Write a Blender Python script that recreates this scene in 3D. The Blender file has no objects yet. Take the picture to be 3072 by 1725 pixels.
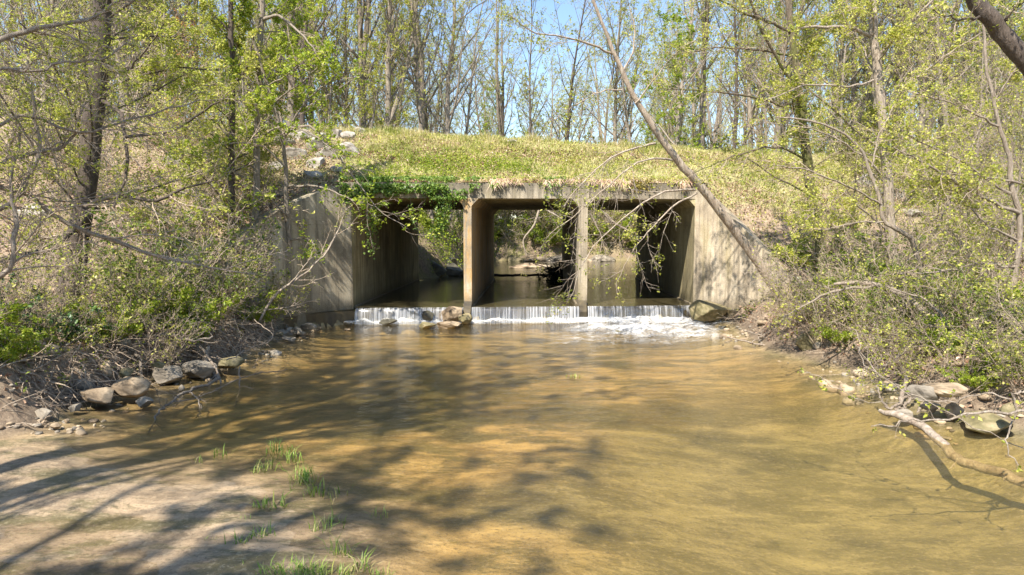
import bpy, bmesh, math
import numpy as np
from mathutils import Vector
sc = bpy.context.scene
COL = sc.collection
rad = math.radians

# ---------------------------------------------------------------- camera, sky, sun, exposure
CAMZ = 2.64; PITCH = 4.79; FPX = 2048.0
cam = bpy.data.objects.new('camera', bpy.data.cameras.new('camera'))
COL.objects.link(cam); sc.camera = cam
cam.data.lens = 24; cam.data.sensor_width = 36
cam.data.clip_start = 0.05; cam.data.clip_end = 2000
cam.location = (0, 0, CAMZ); cam.rotation_euler = (rad(90 - PITCH), 0, 0)

SUN_EL, SUN_AZ = 53.0, 208.0          # azimuth clockwise from +Y: behind the camera, to its left
wd = bpy.data.worlds.new('World'); sc.world = wd; wd.use_nodes = True
nt = wd.node_tree; bg = nt.nodes['Background']
sky = nt.nodes.new('ShaderNodeTexSky'); sky.sky_type = 'NISHITA'; sky.sun_disc = False
sky.sun_elevation = rad(SUN_EL); sky.sun_rotation = rad(SUN_AZ)
sky.air_density = 1.0; sky.dust_density = 0.3; sky.ozone_density = 2.0
nt.links.new(sky.outputs[0], bg.inputs[0]); bg.inputs[1].default_value = 0.12
sd = bpy.data.lights.new('sun', 'SUN'); sd.energy = 5.0; sd.angle = rad(0.6); sd.color = (1, .92, .81)
sun = bpy.data.objects.new('sun', sd); COL.objects.link(sun)
az = rad(SUN_AZ)
sv = Vector((math.sin(az)*math.cos(rad(SUN_EL)), math.cos(az)*math.cos(rad(SUN_EL)), math.sin(rad(SUN_EL))))
sun.rotation_euler = sv.to_track_quat('Z', 'Y').to_euler(); sun.location = sv*60
sc.view_settings.view_transform = 'Standard'; sc.view_settings.look = 'None'
sc.view_settings.exposure = 1.18; sc.view_settings.gamma = 1
sc.cycles.max_bounces = 8; sc.cycles.transparent_max_bounces = 24
sc.cycles.diffuse_bounces = 3; sc.cycles.glossy_bounces = 3; sc.cycles.transmission_bounces = 4
sc.cycles.caustics_reflective = False; sc.cycles.caustics_refractive = False
sc.cycles.use_denoising = True

# ---------------------------------------------------------------- pixel (of the 3072 x 1725 photo) -> world
ct, st = math.cos(rad(PITCH)), math.sin(rad(PITCH))
def ray(px, py):
    u, v = (px-1536)/FPX, (862.5-py)/FPX
    return np.array([u, ct + v*st, -st + v*ct])
def W(px, py, Y):
    d = ray(px, py); return np.array([0, 0, CAMZ]) + d*(Y/d[1])
def G(px, py, z=0.0):
    d = ray(px, py); return np.array([0, 0, CAMZ]) + d*((z-CAMZ)/d[2])
def project(P):
    P = np.asarray(P, float); x = P[..., 0]; y = P[..., 1]; z = P[..., 2]-CAMZ
    f = y*ct - z*st; up = y*st + z*ct
    return 1536 + FPX*x/f, 862.5 - FPX*up/f

# ---------------------------------------------------------------- noise
_N = np.random.default_rng(5).random((256, 256))
def vnoise(x, y):
    xi = np.floor(x).astype(int); yi = np.floor(y).astype(int); fx = x-xi; fy = y-yi
    fx = fx*fx*(3-2*fx); fy = fy*fy*(3-2*fy)
    a = _N[xi & 255, yi & 255]; b = _N[(xi+1) & 255, yi & 255]; c = _N[xi & 255, (yi+1) & 255]; d = _N[(xi+1) & 255, (yi+1) & 255]
    return (a*(1-fx)+b*fx)*(1-fy)+(c*(1-fx)+d*fx)*fy
def fbm(x, y, o=4):
    s = 0; a = .5; t = 0
    for k in range(o):
        s = s + a*vnoise(x*2**k+17*k, y*2**k+31*k); t += a; a *= .5
    return s/t
def sstep(a, b, x):
    t = np.clip((x-a)/(b-a), 0, 1); return t*t*(3-2*t)

# ---------------------------------------------------------------- mesh helpers
def tag(o, label=None, cat=None, group=None, kind=None):
    if label: o['label'] = label
    if cat: o['category'] = cat
    if group: o['group'] = group
    if kind: o['kind'] = kind
    return o
def link(name, me, parent=None):
    o = bpy.data.objects.new(name, me); COL.objects.link(o)
    if parent is not None: o.parent = parent
    return o
def empty(name, loc=(0, 0, 0), rz=0):
    o = bpy.data.objects.new(name, None); COL.objects.link(o); o.location = loc; o.rotation_euler.z = rz
    o.empty_display_size = .2
    return o
def mesh(name, V, F, mats, smooth=False, mi=None, cols=None):
    """V (n,3); F: list of (m,k) int arrays (k = 3 or 4)."""
    if not isinstance(F, list): F = [F]
    F = [np.asarray(f, np.int32) for f in F if len(f)]
    me = bpy.data.meshes.new(name)
    V = np.asarray(V, np.float32); me.vertices.add(len(V)); me.vertices.foreach_set('co', V.ravel())
    loops = np.concatenate([f.ravel() for f in F]); tot = np.concatenate([np.full(len(f), f.shape[1], np.int32) for f in F])
    me.loops.add(len(loops)); me.loops.foreach_set('vertex_index', loops)
    me.polygons.add(len(tot)); me.polygons.foreach_set('loop_start', np.concatenate([[0], np.cumsum(tot)[:-1]]).astype(np.int32))
    if smooth is True: me.polygons.foreach_set('use_smooth', np.ones(len(tot), bool))
    else: me.polygons.foreach_set('use_smooth', np.zeros(len(tot), bool) if smooth is False else smooth)
    for m in (mats if isinstance(mats, (list, tuple)) else [mats]): me.materials.append(m)
    if mi is not None: me.polygons.foreach_set('material_index', np.asarray(mi, np.int32))
    if cols is not None:
        for nm, c in cols.items():
            a = me.color_attributes.new(nm, 'FLOAT_COLOR', 'POINT')
            a.data.foreach_set('color', np.concatenate([c, np.ones((len(c), 1))], 1).astype(np.float32).ravel() if c.shape[1] == 3 else c.astype(np.float32).ravel())
    me.update(calc_edges=True); me.validate()
    return me
class Bag:
    """collects pieces of geometry for one mesh"""
    def __init__(s): s.v = []; s.f = {}; s.n = 0; s.q = []
    def add(s, V, F, m=0, smooth=True):
        s.v.append(np.asarray(V, float).reshape(-1, 3)); s.q.append((np.asarray(F)+s.n, m, smooth)); s.n += len(s.v[-1])
    def mesh(s, name, mats):
        F = [q[0] for q in s.q]
        mi = np.concatenate([np.full(len(q[0]), q[1]) for q in s.q]); sm = np.concatenate([np.full(len(q[0]), q[2]) for q in s.q]).astype(bool)
        return mesh(name, np.concatenate(s.v), F, mats, smooth=sm, mi=mi)
def nrm(a): return a/np.maximum(np.linalg.norm(a, axis=-1, keepdims=True), 1e-9)
def tubes(P, R, sides):
    """P (N,K,3), R (N,K) -> verts, quads"""
    N, K, _ = P.shape
    T = nrm(np.gradient(P, axis=1))
    md = nrm(P[:, -1]-P[:, 0]); ref = np.eye(3)[np.argmin(np.abs(md), 1)][:, None, :]
    A = nrm(np.cross(T, ref)); B = np.cross(T, A)
    an = np.arange(sides)*2*np.pi/sides
    V = P[:, :, None, :] + R[:, :, None, None]*(np.cos(an)[None, None, :, None]*A[:, :, None, :] + np.sin(an)[None, None, :, None]*B[:, :, None, :])
    idx = np.arange(N*K*sides).reshape(N, K, sides)
    a = idx[:, :-1, :]; b = np.roll(idx, -1, 2)[:, :-1, :]; c = np.roll(idx, -1, 2)[:, 1:, :]; d = idx[:, 1:, :]
    return V.reshape(-1, 3), np.stack([a, b, c, d], -1).reshape(-1, 4)
def leaves(P, rng, s, up=.6, wid=.62, fold=.25, long=None):
    """rhombic folded leaves at P (n,3)"""
    n = len(P); s = s*rng.uniform(.45, 1.5, n)[:, None]
    nor = nrm(rng.normal(size=(n, 3)) + np.array([0, 0, up*2])); d = nrm(np.cross(nor, rng.normal(size=(n, 3)))); e = np.cross(nor, d)
    if long is not None: d = nrm(d+long); e = nrm(np.cross(nor, d))
    a = P; b = P + d*s*.45 + e*s*wid*.5 + nor*s*fold*.5; c = P + d*s; f = P + d*s*.45 - e*s*wid*.5 + nor*s*fold*.5
    V = np.stack([a, b, c, f], 1).reshape(-1, 3); i = np.arange(n)*4
    return V, np.concatenate([np.stack([i, i+1, i+2], 1), np.stack([i, i+2, i+3], 1)])
# ---------------------------------------------------------------- growing branches, one level at a time
def grow(S, D, L, r0, K, wander, trop, rng, tip=.35, bend=None):
    N = len(S); P = np.zeros((N, K, 3)); P[:, 0] = S; d = nrm(D); st_ = (L/(K-1))[:, None]
    drift = rng.normal(size=(N, 3))*wander*.5
    for k in range(1, K):
        P[:, k] = P[:, k-1] + d*st_
        d = nrm(d + rng.normal(size=(N, 3))*wander + drift/K*2 + np.array([0, 0, trop]))
    t = np.linspace(0, 1, K)[None, :]
    return P, r0[:, None]*(1-(1-tip)*t)
def sample(P, R, idx, t):
    K = P.shape[1]; x = t*(K-1); i = np.minimum(x.astype(int), K-2); f = (x-i)[:, None]
    p = P[idx, i]*(1-f)+P[idx, i+1]*f; T = nrm(P[idx, i+1]-P[idx, i]); r = R[idx, i]*(1-f[:, 0])+R[idx, i+1]*f[:, 0]
    return p, T, r
def kids(P, R, m, t0, t1, ang, ratio, rng, K, wander, trop, rr=.55, rmin=.002, tip=.3, lfac=None, flat=0, shrink=.55):
    N = len(P); m = max(int(m), 1)
    L0 = np.linalg.norm(np.diff(P, axis=1), axis=2).sum(1)
    idx = np.repeat(np.arange(N), m); t = t0+(t1-t0)*((np.tile(np.arange(m), N)+rng.random(N*m))/m); t = np.clip(t, 0, .999)
    p, T, r = sample(P, R, idx, t)
    side = nrm(np.cross(T, rng.normal(size=T.shape)))
    if flat: side = nrm(side*np.array([1, 1, 1-flat]))
    a = rad(ang)*rng.uniform(.7, 1.3, len(t))[:, None]
    D = np.cos(a)*T+np.sin(a)*side
    L = L0[idx]*ratio*rng.uniform(.55, 1.25, len(t))*(1-shrink*t)
    if lfac is not None: L = L*lfac
    return grow(p, D, L, np.maximum(r*rr*rng.uniform(.7, 1.1, len(t)), rmin), K, wander, trop, rng, tip)
def on(P, n, rng, t0=.2, jit=.02, keep=.5):
    """n random points along each polyline"""
    P = P[rng.random(len(P)) < keep]; n = max(1, int(round(n/keep))); jit = jit*1.1
    N = len(P); idx = np.repeat(np.arange(N), n); t = t0+(1-t0)*rng.random(N*n); t = np.clip(t, 0, .999)
    p, _, _ = sample(P, np.ones(P.shape[:2]), idx, t)
    return p+rng.normal(size=p.shape)*jit
def spline(pts, K):
    """Catmull-Rom through pts (n, c) resampled to K"""
    p = np.asarray(pts, float); p = np.vstack([2*p[0]-p[1], p, 2*p[-1]-p[-2]])
    n = len(p)-3; x = np.linspace(0, n, K); i = np.minimum(x.astype(int), n-1); t = (x-i)[:, None]
    a, b, c, d = p[i], p[i+1], p[i+2], p[i+3]
    return .5*((2*b)+(-a+c)*t+(2*a-5*b+4*c-d)*t*t+(-a+3*b-3*c+d)*t**3)
# ---------------------------------------------------------------- materials
MATS = {}
def newmat(name):
    m = bpy.data.materials.new(name); m.use_nodes = True; n = m.node_tree; n.nodes.clear()
    out = n.nodes.new('ShaderNodeOutputMaterial'); MATS[name] = m
    return m, n, out
class NT:
    def __init__(s, n): s.n = n
    def __call__(s, t, **kw):
        nd = s.n.nodes.new('ShaderNode'+t); ins = kw.pop('i', {})
        for k, v in kw.items(): setattr(nd, k, v)
        for k, v in ins.items():
            if isinstance(v, bpy.types.NodeSocket): s.n.links.new(v, nd.inputs[k])
            else: nd.inputs[k].default_value = v
        return nd
    def ramp(s, fac, stops):
        r = s('ValToRGB', i={0: fac}); e = r.color_ramp.elements
        while len(e) < len(stops): e.new(.5)
        for k, (p, c) in enumerate(stops):
            e[k].position = p; e[k].color = (*c, 1) if not isinstance(c, (int, float)) else (c, c, c, 1)
        return r.outputs[0]
    def noise(s, co, scale=(1, 1, 1), sc_=1, detail=4, rough=.6, dist=0):
        mp = s('Mapping', i={0: co}); mp.inputs['Scale'].default_value = scale
        return s('TexNoise', i={'Vector': mp.outputs[0], 'Scale': sc_, 'Detail': detail, 'Roughness': rough, 'Distortion': dist}).outputs[0]
    def mix(s, fac, a, b, mode='MIX'):
        m = s('Mix', data_type='RGBA', blend_type=mode)
        for k, v in ((0, fac), (6, a), (7, b)):
            if isinstance(v, bpy.types.NodeSocket): s.n.links.new(v, m.inputs[k])
            else: m.inputs[k].default_value = v if k == 0 or len(v) == 4 else (*v, 1)
        return m.outputs[2]
    def math(s, op, a, b=0.0, clamp=False):
        return s('Math', operation=op, use_clamp=clamp, i={0: a, 1: b}).outputs[0]
def leafmat(name, stops, trans=.45, gloss=.02, pos=.9):
    m, n, out = newmat(name); N = NT(n)
    g = N('NewGeometry'); oi = N('ObjectInfo')
    f = N.math('ADD', g.outputs['Random Per Island'], N.math('ADD', N.math('MULTIPLY', N.math('SUBTRACT', oi.outputs['Random'], .5), .3), N.math('MULTIPLY', N.math('SUBTRACT', N.noise(N('TexCoord').outputs['Object'], (.9, .9, .9), 1, 3, .6), .5), pos)), True)
    c = N.ramp(f, stops)
    d = N('BsdfDiffuse', i={0: c}); t = N('BsdfTranslucent', i={0: N.mix(.5, c, c, 'MULTIPLY') if False else c})
    a = N('MixShader', i={0: trans, 1: d.outputs[0], 2: t.outputs[0]})
    gl = N('BsdfGlossy', i={0: (1, 1, 1, 1), 1: .45}); b = N('MixShader', i={0: gloss, 1: a.outputs[0], 2: gl.outputs[0]})
    n.links.new(b.outputs[0], out.inputs[0]); return m
def barkmat(name, c1, c2, c3, sc_=1.0, moss=None):
    m, n, out = newmat(name); N = NT(n); co = N('TexCoord').outputs['Object']; oi = N('ObjectInfo').outputs['Random']
    a = N.noise(co, (22*sc_, 22*sc_, 4*sc_), 1, 6, .7, .6); b = N.noise(co, (1.3*sc_, 1.3*sc_, .8*sc_), 1, 3, .6)
    c = N.ramp(a, [(.3, c1), (.55, c2), (.75, c3)]); c = N.mix(N.math('MULTIPLY', b, .6), c, N.mix(.5, c, c2), 'MIX')
    c = N.mix(N.math('MULTIPLY', oi, .45), c, c1)
    if moss: c = N.mix(N.ramp(b, [(.48, 0.), (.6, 1.)]), c, moss)
    bs = N('BsdfPrincipled', i={'Base Color': c, 'Roughness': .85})
    bp = N('Bump', i={'Strength': 1.0, 'Distance': .06, 'Height': a}); n.links.new(bp.outputs[0], bs.inputs['Normal'])
    n.links.new(bs.outputs[0], out.inputs[0]); return m
def simple(name, stops, scale=(3, 3, 3), rough=.85, bump=.4, bd=.02, detail=6, dist=.4):
    m, n, out = newmat(name); N = NT(n); co = N('TexCoord').outputs['Object']
    a = N.noise(co, scale, 1, detail, .65, dist); c = N.ramp(a, stops)
    bs = N('BsdfPrincipled', i={'Base Color': c, 'Roughness': rough}); bp = N('Bump', i={'Strength': bump, 'Distance': bd, 'Height': N.noise(co, tuple(3*q for q in scale), 1, 6, .7)})
    n.links.new(bp.outputs[0], bs.inputs['Normal']); n.links.new(bs.outputs[0], out.inputs[0]); return m

L_YG = leafmat('leaf_yellow_green', [(0, (.18, .22, .03)), (.35, (.39, .44, .06)), (.7, (.57, .58, .10)), (1, (.68, .64, .2))], .52)
L_BR = leafmat('leaf_bright_green', [(0, (.13, .20, .02)), (.4, (.28, .38, .03)), (.8, (.42, .50, .045)), (1, (.52, .55, .09))], .5)
L_MD = leafmat('leaf_mid_green', [(0, (.08, .12, .02)), (.5, (.17, .24, .035)), (1, (.33, .38, .07))], .45)
L_IV = leafmat('leaf_ivy', [(0, (.06, .12, .015)), (.5, (.14, .25, .035)), (.85, (.23, .35, .06)), (1, (.34, .44, .1))], .4, .03)
L_DK = leafmat('leaf_dark_green', [(0, (.02, .06, .015)), (.6, (.05, .12, .03)), (1, (.13, .22, .05))], .2, .05)
L_OR = leafmat('leaf_orange_bud', [(0, (.30, .11, .04)), (.5, (.45, .2, .06)), (1, (.5, .34, .1))], .4)
L_GR = leafmat('grass_blade', [(0, (.2, .26, .04)), (.35, (.36, .40, .09)), (.62, (.52, .48, .19)), (1, (.66, .56, .33))], .4, pos=2.2)
L_GG = leafmat('water_grass_blade', [(0, (.12, .22, .03)), (.6, (.25, .38, .06)), (1, (.4, .5, .15))], .35)
L_DEAD = leafmat('leaf_litter', [(0, (.10, .05, .03)), (.3, (.22, .12, .07)), (.65, (.38, .24, .16)), (1, (.58, .43, .32))], .1, .04)
B_GREY = barkmat('bark_grey', (.13, .105, .08), (.33, .28, .22), (.52, .455, .37))
B_PALE = barkmat('bark_pale', (.16, .12, .09), (.40, .335, .26), (.66, .59, .48))
B_TWIG = barkmat('bark_twig', (.30, .225, .16), (.54, .44, .33), (.74, .65, .52))
B_TWD = barkmat('bark_twig_grey', (.21, .165, .125), (.36, .295, .225), (.5, .42, .33))
B_DARK = barkmat('bark_dark', (.04, .03, .022), (.13, .10, .078), (.26, .21, .165))
B_MOSS = barkmat('bark_mossy', (.09, .07, .05), (.22, .17, .12), (.36, .28, .2), 1, (.13, .13, .035))
B_SYC = barkmat('bark_blotched', (.2, .14, .1), (.42, .35, .27), (.7, .65, .56), .5)
B_BLACK = barkmat('bark_shade_black', (.006, .005, .004), (.016, .013, .01), (.03, .025, .02))  # near black: shade at the far barrel mouth put into the bark colour
ROCK = simple('rock_tan', [(.34, (.06, .042, .025)), (.46, (.24, .18, .115)), (.56, (.38, .30, .20)), (.7, (.56, .47, .34))], (1.6, 1.6, 3), .85, .7, .03)
ROCKG = simple('rock_grey', [(.34, (.045, .038, .028)), (.45, (.18, .155, .12)), (.56, (.30, .265, .21)), (.72, (.48, .43, .35))], (2, 2, 4), .85, .7, .03)
ROCKP = simple('rock_limestone', [(.34, (.10, .085, .065)), (.45, (.25, .225, .185)), (.56, (.37, .34, .29)), (.72, (.5, .47, .41))], (2, 2, 4), .85, .8, .03)
ROCKD = simple('rock_wet', [(.3, (.025, .024, .018)), (.5, (.07, .065, .045)), (.72, (.16, .15, .10))], (2, 2, 4), .35, .7, .03)
ROCKM = simple('rock_mossy', [(.3, (.06, .05, .03)), (.45, (.15, .13, .06)), (.6, (.32, .26, .15)), (.75, (.5, .41, .28))], (1.7, 1.7, 2.2), .8, .7, .03)

def concrete(name, tint=(1, 1, 1), dark=0.0, lichen=0):
    m, n, out = newmat(name); N = NT(n); co = N('TexCoord').outputs['Object']
    z = N('SeparateXYZ', i={0: co}).outputs[2]
    big = N.noise(co, (.7, .7, .55), 1, 5, .65, .5); st_ = N.noise(co, (7, 7, .35), 1, 5, .7, .2); fine = N.noise(co, (40, 40, 40), 1, 3, .7)
    c = N.ramp(big, [(.36, (.15, .125, .085)), (.47, (.33, .275, .195)), (.56, (.44, .38, .28)), (.68, (.58, .52, .41))])
    c = N.mix(N.math('MULTIPLY', N.ramp(st_, [(.47, 0.), (.60, 1.)]), .75), c, (.075, .062, .04))
    c = N.mix(N.math('MULTIPLY', N.ramp(N.noise(co, (3.3, 3.3, .5), 1, 4, .6), [(.52, 0.), (.7, 1.)]), .55), c, (.24, .20, .07))
    if lichen: c = N.mix(N.math('MULTIPLY', N.ramp(N.noise(co, (5, 5, 1.2), 1, 5, .7), [(.42, 0.), (.58, 1.)]), lichen), c, (.50, .27, .05))
    # dark growth hanging from the top edge and the damp band above the water
    zz = N.math('ADD', z, N.math('MULTIPLY', N.math('SUBTRACT', st_, .5), 1.3))
    c = N.mix(N.math('MULTIPLY', N.ramp(N.math('DIVIDE', zz, 4.2), [(.80, 0.), (.93, 1.)]), .8), c, (.055, .05, .035))
    c = N.mix(N.math('MULTIPLY', N.ramp(N.math('DIVIDE', N.math('ADD', z, N.math('MULTIPLY', fine, .12)), 4.2), [(.13, 1.), (.20, 0.)]), .8), c, (.07, .055, .025))
    # board joints
    bj = N.math('ABSOLUTE', N.math('SUBTRACT', N.math('FRACT', N.math('DIVIDE', z, .62)), .5))
    c = N.mix(N.math('MULTIPLY', N.ramp(bj, [(.0, 1.), (.016, 0.)]), .35), c, (.08, .065, .04))
    c = N.mix(.25, c, N.ramp(fine, [(.3, (.12, .1, .07)), (.7, (.6, .52, .4))]))
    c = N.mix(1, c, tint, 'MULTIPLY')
    bs = N('BsdfPrincipled', i={'Base Color': c, 'Roughness': .88})
    bp = N('Bump', i={'Strength': .5, 'Distance': .015, 'Height': N.math('ADD', fine, N.math('MULTIPLY', st_, .7))})
    n.links.new(bp.outputs[0], bs.inputs['Normal']); n.links.new(bs.outputs[0], out.inputs[0]); return m
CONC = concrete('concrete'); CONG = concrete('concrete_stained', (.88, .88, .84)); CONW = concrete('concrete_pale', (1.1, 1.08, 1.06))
CONO = concrete('concrete_orange_lichen', (1, 1, 1), 0, .8)
CONIN = concrete('concrete_barrel', (1.05, 1.05, .82))
COND = simple('concrete_wet', [(.35, (.03, .024, .014)), (.6, (.09, .07, .035)), (.8, (.17, .13, .06))], (3, 3, 1.2), .4, .6, .02)

def groundmat():
    m, n, out = newmat('ground'); N = NT(n); co = N('TexCoord').outputs['Object']
    col = N('Attribute', attribute_name='Col').outputs['Color']; sep = N('SeparateColor', i={0: N('Attribute', attribute_name='Msk').outputs['Color']})
    wet, bed, litter = sep.outputs[0], sep.outputs[1], sep.outputs[2]
    f = N.noise(co, (9, 9, 9), 1, 8, .75); f2 = N.noise(co, (1.2, 2.8, 1), 1, 8, .75, .35); sp = N.noise(co, (34, 34, 34), 1, 4, .8)
    c = N.mix(1, col, N.ramp(f, [(.28, .42), (.5, 1.), (.75, 1.5)]), 'MULTIPLY')
    c = N.mix(N.math('MULTIPLY', litter, N.ramp(sp, [(.42, 0.), (.5, 1.)])), c, N.ramp(f, [(.3, (.09, .06, .04)), (.5, (.26, .19, .125)), (.7, (.46, .37, .26))]))
    # bed: streaky silt, algae and small stones
    b = N.mix(1, col, N.ramp(f2, [(.38, .5), (.46, .8), (.54, 1.05), (.64, 1.35)]), 'MULTIPLY')
    f3 = N.noise(co, (.75, 1.9, 1), 1, 10, .78, .3); b = N.mix(N.ramp(f3, [(.495, 0.), (.53, .5), (.58, .85)]), b, (.11, .095, .04))
    pb = N('TexVoronoi', i={'Vector': N('Mapping', i={0: co, 'Scale': (7, 9, 1)}).outputs[0], 'Scale': 1.0})
    b = N.mix(N.math('MULTIPLY', N.ramp(pb.outputs['Distance'], [(.12, 1.), (.2, 0.)]), N.math('MULTIPLY', wet, .55)), b, (.10, .08, .045))
    b = N.mix(N.ramp(sp, [(.55, 0.), (.62, .6)]), b, (.06, .045, .025)); b = N.mix(N.ramp(N.noise(co, (16, 20, 16), 1, 6, .8), [(.54, 0.), (.6, .3)]), b, (.5, .42, .28))
    c = N.mix(bed, c, b)
    rip = N.noise(co, (3, 11, 1), 1, 5, .65, .7)
    h = N.math('ADD', f, N.math('MULTIPLY', rip, .7))
    bs = N('BsdfPrincipled', i={'Base Color': c, 'Roughness': N.math('SUBTRACT', .92, N.math('MULTIPLY', N.math('MULTIPLY', wet, bed), .5))})
    bp = N('Bump', i={'Strength': N.math('ADD', .5, N.math('MULTIPLY', N.math('SUBTRACT', 1., bed), .3)), 'Distance': .05, 'Height': h}); n.links.new(bp.outputs[0], bs.inputs['Normal'])
    n.links.new(bs.outputs[0], out.inputs[0]); return m
GROUND = groundmat()
def watermat(name, tint, murk, murkc, r=.06, bs_=.25, scale=(1.2, 5, 1), bd=.03, deep=False):
    m, n, out = newmat(name); N = NT(n); co = N('TexCoord').outputs['Object']
    w = N.math('ADD', N.noise(co, scale, 1, 4, .6, .8), N.math('MULTIPLY', N.noise(co, tuple(q*3.7 for q in scale), 1, 3, .6, .5), .4))
    bp = N('Bump', i={'Strength': bs_, 'Distance': bd, 'Height': w})
    fr = N('Fresnel', i={'IOR': 1.24, 'Normal': bp.outputs[0]})
    dp = N('SeparateColor', i={0: N('Attribute', attribute_name='Depth').outputs['Color']}).outputs[0] if deep else 1.0
    tr = N('BsdfTransparent', i={0: N.mix(dp, (1, 1, 1), tint)}); df = N('BsdfDiffuse', i={0: (*murkc, 1)})
    a = N('MixShader', i={0: N.math('MULTIPLY', dp, murk), 1: tr.outputs[0], 2: df.outputs[0]})
    gl = N('BsdfGlossy', i={0: (1, 1, 1, 1), 1: r, 'Normal': bp.outputs[0]})
    b = N('MixShader', i={0: fr.outputs[0], 1: a.outputs[0], 2: gl.outputs[0]}); n.links.new(b.outputs[0], out.inputs[0]); return m
WATER = watermat('pool_water', (.95, .87, .66), .045, (.36, .315, .17), .12, .4, (3.4, 9, 1), deep=True)
WATERUP = watermat('upstream_water', (.5, .46, .3), .45, (.13, .11, .055), .05, .35, (1.6, 3.2, 1))
def foammat():
    m, n, out = newmat('foam'); N = NT(n); co = N('TexCoord').outputs['Object']
    a = N('SeparateColor', i={0: N('Attribute', attribute_name='Col').outputs['Color']}).outputs[0]
    s = N.math('ADD', N.math('MULTIPLY', N.noise(co, (1.5, 3.4, 1), 1, 8, .75, 1.6), .75), N.math('MULTIPLY', N.noise(co, (7, 11, 1), 1, 4, .7, 1), .35))
    f = N.math('SUBTRACT', N.math('ADD', N.math('MULTIPLY', a, .8), N.math('MULTIPLY', N.math('SUBTRACT', s, .55), 1.9)), .32); f = N.ramp(f, [(.0, 0.), (.25, .18), (.55, .55), (.9, .95)])
    d = N('BsdfDiffuse', i={0: (.80, .82, .83, 1)}); t = N('BsdfTransparent')
    b = N('MixShader', i={0: f, 1: t.outputs[0], 2: d.outputs[0]}); n.links.new(b.outputs[0], out.inputs[0]); return m
FOAM = foammat()
def fallmat():
    m, n, out = newmat('falling_water'); N = NT(n); co = N('TexCoord').outputs['Object']
    s = N.noise(co, (24, 1, .6), 1, 3, .75, 0); s2 = N.noise(co, (60, 1, .4), 1, 2, .6, 0); big = N.noise(co, (1.1, 1, .1), 1, 2, .5)
    z = N('SeparateXYZ', i={0: co}).outputs[2]
    f = N.math('ADD', N.math('MULTIPLY', s, .6), N.math('ADD', N.math('MULTIPLY', s2, .5), N.math('MULTIPLY', big, .35)))
    f = N.math('ADD', f, N.math('MULTIPLY', N.ramp(N.math('DIVIDE', z, .44), [(0., 1.), (.35, 0.)]), .12))
    f = N.ramp(f, [(.66, .05), (.78, .38), (.92, .85)])
    d = N('BsdfDiffuse', i={0: (.82, .84, .86, 1)}); tl = N('BsdfTranslucent', i={0: (.8, .82, .85, 1)}); dd = N('MixShader', i={0: .35, 1: d.outputs[0], 2: tl.outputs[0]})
    t = N('BsdfTransparent', i={0: (.9, .88, .8, 1)}); gl = N('BsdfGlossy', i={1: .15}); tg = N('MixShader', i={0: .12, 1: t.outputs[0], 2: gl.outputs[0]})
    b = N('MixShader', i={0: f, 1: tg.outputs[0], 2: dd.outputs[0]}); n.links.new(b.outputs[0], out.inputs[0]); return m
FALL = fallmat()
# ---------------------------------------------------------------- layout of the culvert, in metres
AX = np.array([.031, 1.0]); AX = AX/np.linalg.norm(AX)            # barrel axis
ZW, ZC, ZT = .44, CAMZ+.91, 3.99                                   # upstream water, barrel ceiling, top of headwall
WL, C1, C2, WR = -4.55, -1.27, 2.06, 5.36                           # outer wall faces and the two piers (x at the front)
YF = lambda x: 19.72+.07*x                                          # front face line
REAR = 11.3
def fp(x): return np.array([x, YF(x)])
WINGL = [(WL-.12, YF(WL)-.0), (-5.35, 18.62), (-6.15, 17.55), (-6.95, 16.5)]
WINGR = [(WR+.12, YF(WR)), (6.45, 19.25), (7.7, 18.25)]
FRONTPOLY = np.array([WINGL[3], WINGL[2], WINGL[1], WINGL[0], WINGR[0], WINGR[1], WINGR[2]])
REARPOLY = np.array([fp(WL-.2)+AX*REAR, fp(WR+.2)+AX*REAR])
def crest(x): return 24.7+.0*x+np.where(x > 0, .12*x, .05*x), 5.80-.040*np.clip(x, -30, 40)
def interp(tab):
    t = np.array(tab, float); t = t[np.argsort(t[:, 0])]; return lambda y: np.interp(y, t[:, 0], t[:, 1])
XL = interp([(-60, -5.5), (4, -6.0), (8.4, -6.5), (8.9, -6.15), (9.9, -6.4), (10.8, -6.05), (11.8, -6.2), (12.9, -5.75), (14.1, -5.5), (16, -5.75), (17.7, -5.95), (19, -5.6), (20, -4.7), (30.8, -4.4), (33, -3.0), (38, -2.2), (44, -2.0), (52, -3), (60, -9)])
XR = interp([(-60, 7), (4, 6.6), (8.3, 6.9), (8.9, 6.45), (9.5, 6.1), (11, 6.1), (12.9, 6.15), (14.6, 5.5), (16.5, 5.6), (18.7, 6.0), (20, 5.6), (31, 5.8), (36, 7.5), (44, 10), (60, 10)])
def inpoly(x, y, poly):
    r = np.zeros(np.shape(x), bool); j = len(poly)-1
    for i in range(len(poly)):
        xi, yi = poly[i]; xj, yj = poly[j]
        c = ((yi > y) != (yj > y)) & (x < (xj-xi)*(y-yi)/((yj-yi) if yj != yi else 1e-9)+xi); r ^= c; j = i
    return r
def polydist(x, y, pts):
    d = np.full(np.shape(x), 1e9)
    for a, b in zip(pts[:-1], pts[1:]):
        a = np.array(a); b = np.array(b); ab = b-a; t = np.clip(((x-a[0])*ab[0]+(y-a[1])*ab[1])/(ab@ab), 0, 1)
        d = np.minimum(d, np.hypot(x-a[0]-t*ab[0], y-a[1]-t*ab[1]))
    return d
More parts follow.
